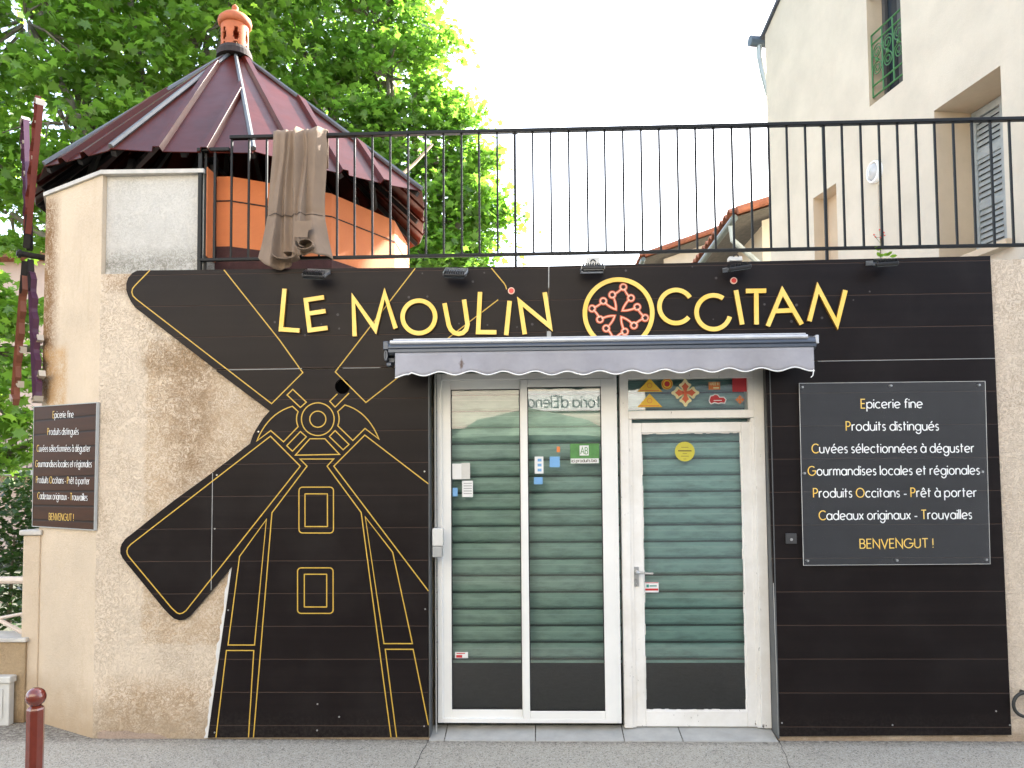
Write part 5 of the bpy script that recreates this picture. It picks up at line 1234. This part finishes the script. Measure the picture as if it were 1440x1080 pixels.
# ------------------------------------------------------------------ two tiled houses beyond the terrace
def tiled_house(name, label, corner, Y, width, slope, length, zwall_px, grp):
    """eave running straight back from `corner`, roof rising to the right"""
    e = P3(corner[0], corner[1], Y); h = thing(name, label, 'house', (e.x+1, Y+1, 0), grp)
    bm = NEW(); ovh = .55
    box(bm, e.x+ovh, e.x+width, Y+.55, Y+length-.3, 0, e.z-.02)
    q = [bm.verts.new(p) for p in ((e.x+ovh, Y+.55, e.z-.02), (e.x+width, Y+.55, e.z-.02), (e.x+width, Y+.55, e.z+width*slope-.1), (e.x+ovh, Y+.55, e.z+ovh*slope-.1))]; bm.faces.new(q)
    obj('wall', bm, MAT['cream'], h)
    bm = NEW(); n = int(length/.28); L = width
    prev = None
    for i in range(n*6+1):          # barrel tiles, ridged across the eave
        y = Y+.02+length*i/(n*6); b = .09*abs(math.sin(math.pi*i/6)); cur = (bm.verts.new((e.x-.13, y, e.z+.05+b)), bm.verts.new((e.x+L, y, e.z+.02+b+L*slope)))
        if prev: bm.faces.new((prev[0], prev[1], cur[1], cur[0]))
        prev = cur
    r = obj('roof', bm, MAT['roof_tile'], h); md = r.modifiers.new('t', 'SOLIDIFY'); md.thickness = .03
    bm = NEW(); tube(bm, [(e.x-.02, Y-.02, e.z+.06), (e.x+L, Y-.02, e.z+.06+L*slope)], .07, 8); obj('verge_tiles', bm, MAT['roof_tile'], h)
    bm = NEW(); q = [bm.verts.new(p) for p in ((e.x, Y+.02, e.z-.03), (e.x+L, Y+.02, e.z-.03+L*slope), (e.x+L, Y+length, e.z-.03+L*slope), (e.x, Y+length, e.z-.03))]; bm.faces.new(q); o = obj('soffit', bm, MAT['soffit'], h)
    bm = NEW(); tube(bm, [(e.x-.06, Y+.01, e.z-.06), (e.x-.06, Y+length, e.z-.06)], .06, 10); obj('gutter', bm, M('grey_green_gutter', (.10, .125, .115), .5), h)
    bm = NEW(); tube(bm, [(e.x-.05, Y+.28, e.z-.1), (e.x-.02, Y+.30, e.z-.35), (e.x+ovh*.9, Y+.45, e.z-.75), (e.x+ovh-.06, Y+.47, e.z-1.0), (e.x+ovh-.06, Y+.47, 0)], .05, 8); obj('downpipe', bm, MAT['zinc'], h)
tiled_house('tiled_house', 'small house with red tiles and grey green gutter joining the cream house', (1038, 301), 7.6, 3.5, .30, 4.6, 0, None)
tiled_house('tiled_house', 'farther red tiled roof seen low above the fascia, left of the gutter', (908, 361), 14.5, 4.5, .34, 6, 0, None)

# ------------------------------------------------------------------ far left: pink house, hedge
pk = thing('pink_house', 'pink plastered house with a small balcony glimpsed beyond the hedge', 'house', (-13.5, 15, 0))
bm = NEW(); box(bm, -19.0, -10.0, 13, 19, 0, 7.2); obj('wall', bm, MAT['pink'], pk)
bm = NEW(); bl = P3(20, 615, 12.6); tube(bm, [(-13.5, 12.4, bl.z), (-10, 12.4, bl.z)], .02, 6); tube(bm, [(-13.5, 12.4, bl.z-.75), (-10, 12.4, bl.z-.75)], .02, 6)
for i in range(28): x = -13.5+i*.13; tube(bm, [(x, 12.4, bl.z-.75), (x, 12.4, bl.z)], .012, 5)
obj('balcony_railing', bm, MAT['iron'], pk)
bm = NEW(); box(bm, -13.6, -10, 12.3, 12.99, bl.z-.9, bl.z-.78); obj('balcony_slab', bm, MAT['coping'], pk)
bm = NEW(); box(bm, -19.3, -9.7, 12.6, 19.4, 7.2, 7.45); obj('roof', bm, MAT['roof_tile'], pk)

# ------------------------------------------------------------------ trees
LEAF = np.array([(0, -.5), (.10, -.30), (.42, -.34), (.27, -.10), (.52, .14), (.22, .14), (.0, .56), (-.22, .14), (-.52, .14), (-.27, -.10), (-.42, -.34), (-.10, -.30)])
def leaf_mesh(name, cen_, size, rng_, tiltmax=55, shape=LEAF, hang=.35):
    n = len(cen_); k = len(shape)
    th = rng_.uniform(0, 2*np.pi, n); tl = np.radians(rng_.normal(38, 24, n)); az = rng_.uniform(0, 2*np.pi, n)
    nx, ny, nz = np.sin(tl)*np.cos(az), np.sin(tl)*np.sin(az), np.cos(tl)
    Nn = np.stack([nx, ny, nz], 1); ref = np.stack([np.cos(th), np.sin(th), np.zeros(n)-hang], 1)
    U = ref-(ref*Nn).sum(1, keepdims=True)*Nn; U /= np.linalg.norm(U, axis=1, keepdims=True); W = np.cross(Nn, U)
    s = size*rng_.uniform(.55, 1.25, n)
    cur = (shape[:, 0]**2)*-.35-(shape[:, 1]**2)*.25
    co = cen_[:, None, :]+s[:, None, None]*(shape[None, :, 0, None]*W[:, None, :]+shape[None, :, 1, None]*U[:, None, :]+cur[None, :, None]*Nn[:, None, :])
    me = bpy.data.meshes.new(name); me.vertices.add(n*k); me.vertices.foreach_set('co', co.reshape(-1).astype(np.float32))
    me.loops.add(n*k); me.loops.foreach_set('vertex_index', np.arange(n*k, dtype=np.int32))
    me.polygons.add(n); me.polygons.foreach_set('loop_start', np.arange(0, n*k, k, dtype=np.int32)); me.polygons.foreach_set('loop_total', np.full(n, k, dtype=np.int32))
    me.update(calc_edges=True); me.validate(); return me
def tree(label, blobs, base, seed, size, mat, per=95, density=1.0, sprayr=.42):
    """blobs: (px, py, radius in px, Y): leafy masses at their own distance; each is filled with drooping sprays"""
    rg_ = np.random.default_rng(seed); t = thing('plane_tree', label, 'tree', base)
    cs = []; limbs = NEW(); b = Vector(base)
    mids = []
    for px, py, rp_, Y in blobs:
        c = P3(px, py, Y); r = rp_*(Y+5.15)/F; nsp = int(density*10*(r/.75)**2*1.6)+6
        mids.append((c, r))
        for _ in range(nsp):
            d = rg_.normal(size=3); d /= np.linalg.norm(d); q = r*(rg_.uniform(.25, 1)**.45); ctr = np.array(c)+d*q*np.array([1, .9, .85])
            npt = int(per*rg_.uniform(.5, 1.3)); sr = sprayr*rg_.uniform(.6, 1.25)
            off = rg_.normal(size=(npt, 3))*np.array([sr, sr, sr*.42])*.62; off[:, 2] -= .35*(off[:, 0]**2+off[:, 1]**2)
            cs.append(ctr+off)
            if rg_.uniform() < .35: tube(limbs, [tuple(np.array(c)+d*r*.1), tuple(np.array(c)*.4+ctr*.6+rg_.normal(size=3)*.08), tuple(ctr)], [.028, .018, .007], 5)
    cs = np.concatenate(cs)
    obj('crown', leaf_mesh('crown', cs, size, rg_), mat, t)
    tb = NEW(); cm = sum((m[0] for m in mids), Vector())/len(mids); fork = Vector((b.x, b.y, max(2.2, cm.z*.5)))
    tube(tb, [b, b.lerp(fork, .5)+Vector((.05, 0, 0)), fork], [.30, .25, .21], 12)
    for c, r in mids:
        m = fork.lerp(c, .5)+Vector((random.uniform(-.2, .2), random.uniform(-.2, .2), .25)); tube(tb, [fork, m, c], [.13, .085, .035], 8)
    obj('trunk', tb, MAT['bark'], t, smooth=True); obj('branches', limbs, MAT['bark'], t)
    return len(cs)
nA = tree('broad plane tree filling the picture behind the tower, lower left branches hanging', [(40, 30, 130, 6.0), (170, 50, 125, 6.8), (290, 60, 105, 7.2), (90, 170, 110, 6.2), (220, 170, 100, 7.2), (15, 300, 75, 6.0), (-60, 180, 120, 6.2), (120, 270, 80, 7.4), (330, -60, 110, 7.0), (170, -90, 140, 6.6), (20, -110, 150, 6.2), (5, 430, 55, 5.2), (0, 540, 42, 5.0), (-12, 490, 48, 5.4), (18, 590, 26, 4.8), (350, 150, 70, 7.6), (12, 640, 20, 5.0)],
          (-5.6, 7.2, 0), 5, .175, MAT['leaf'], per=52, density=.72)
nB = tree('second plane tree right of the finial, its crown edge against the white sky', [(425, 70, 95, 8.4), (520, 30, 85, 8.8), (545, 110, 80, 8.4), (460, 170, 80, 8.2), (560, 200, 75, 8.6), (585, 60, 48, 8.6), (610, 140, 40, 8.6), (625, 230, 50, 8.6), (655, 285, 46, 8.4), (590, 300, 70, 8.2), (500, 270, 80, 8.2), (660, 340, 42, 8.4), (690, 300, 22, 8.4), (410, -40, 100, 8.4), (540, -50, 80, 8.8), (395, 200, 80, 8.6), (610, 370, 60, 8.2), (672, 225, 20, 8.4), (645, 170, 18, 8.5), (450, 340, 80, 8.4)],
          (-2.2, 8.9, 0), 9, .155, MAT['leaf2'], per=66, density=.9)
print('LEAVES', nA, nB)
rg_ = np.random.default_rng(4); cc = np.stack([rg_.uniform(-9, -4.0, 14000), rg_.uniform(3.6, 4.5, 14000), rg_.uniform(.05, 1.8, 14000)+rg_.normal(0, .07, 14000)], 1)
hg = thing('hedge', 'dark green clipped hedge behind the pale fence left of the tower', 'hedge', (-6.5, 4.1, 0))
obj('foliage', leaf_mesh('foliage', cc, .11, rg_, shape=np.array([(0, -.5), (.28, 0), (0, .5), (-.28, 0)])), MAT['hedge'], hg)
bm = NEW()
for i in range(12): x = -9+.42*i; tube(bm, [(x, 4.1, 0), (x+.05, 4.1, 1.1)], [.03, .012], 6)
obj('stems', bm, MAT['bark'], hg)

# ------------------------------------------------------------------ other side of the street (seen mirrored in the glass)
YO = -9.0; YV = 2*.13-YO
op = thing('restaurant_house', 'pale house across the street with a long white restaurant sign, mirrored in the glass', 'house', (0, YO-.5, 0))
xE_ = P(908, 560, YV)[0]; zF = P(800, 601, YV)[1]
bm = NEW(); box(bm, -12, xE_, YO-.6, YO, zF, 7.5); obj('wall', bm, MAT['street_wall'], op)
bm = NEW(); box(bm, -12, xE_, YO-.62, YO-.03, 0, zF-.002); obj('shopfront', bm, M('dark_shopfront', (.035, .04, .04), .5), op)
nb = thing('slate_house', 'slate grey house added across the street, mirrored faintly in the clear board', 'house', (xE_+5, YO-.5, 0))
bm = NEW(); box(bm, xE_+.02, 16, YO-.7, YO-.1, 0, 6.5); obj('wall', bm, M('slate_plaster', (.050, .060, .078), .8), nb)  # added unseen wall, dark slate so the clear board reflects a dark tone
RS = Plane((0, YO, 0), (-1, 0, 0))
def RV(px, py): u, v = P(px, py, YV); return (-u, v)
bm = NEW(); a, b = RV(905, 549), RV(733, 579); poly(bm, RS, [(a[0], b[1]), (b[0], b[1]), (b[0], a[1]), (a[0], a[1])], .002, .05); obj('sign_board', bm, MAT['paper'], op)
bm = NEW(); xh3 = RV(790, 562.5)[1]-RV(790, 573)[1]; write(bm, None, RS, "toria d'Elena", RV(843, 573.2), RV(743, 573.2), xh3, .022, .051, .054); obj('sign_lettering', bm, MAT['dark_sign_text'], op)
bm = NEW(); a, b = RV(905, 538), RV(560, 547); poly(bm, RS, [(a[0], b[1]), (b[0], b[1]), (b[0], a[1]), (a[0], a[1])], .002, .045); obj('canopy_board', bm, M('plum_brown_canopy', (.10, .06, .06), .6), op)
ps = thing('cafe_parasol', 'pale green terrace parasol across the street, mirrored in the sliding door', 'parasol', (-.15, YO+1.5, 0))
bm = NEW(); nP = 8; tp = bm.verts.new((-.15, YO+1.5, 2.95)); r1 = [bm.verts.new((-.15+1.0*math.cos(2*math.pi*i/nP+.2), YO+1.5+1.0*math.sin(2*math.pi*i/nP+.2), 2.72)) for i in range(nP)]; r2 = [bm.verts.new((-.15+1.5*math.cos(2*math.pi*i/nP+.2), YO+1.5+1.2*math.sin(2*math.pi*i/nP+.2), 2.42)) for i in range(nP)]
for i in range(nP): j = (i+1) % nP; bm.faces.new((tp, r1[i], r1[j])); bm.faces.new((r1[i], r2[i], r2[j], r1[j]))
o = obj('canopy', bm, M('sage_canvas', (.16, .22, .16), .85), ps); md = o.modifiers.new('t', 'SOLIDIFY'); md.thickness = .01
bm = NEW(); tube(bm, [(-.15, YO+1.5, 0), (-.15, YO+1.5, 2.94)], .03, 8); obj('pole', bm, MAT['black_wood'], ps)
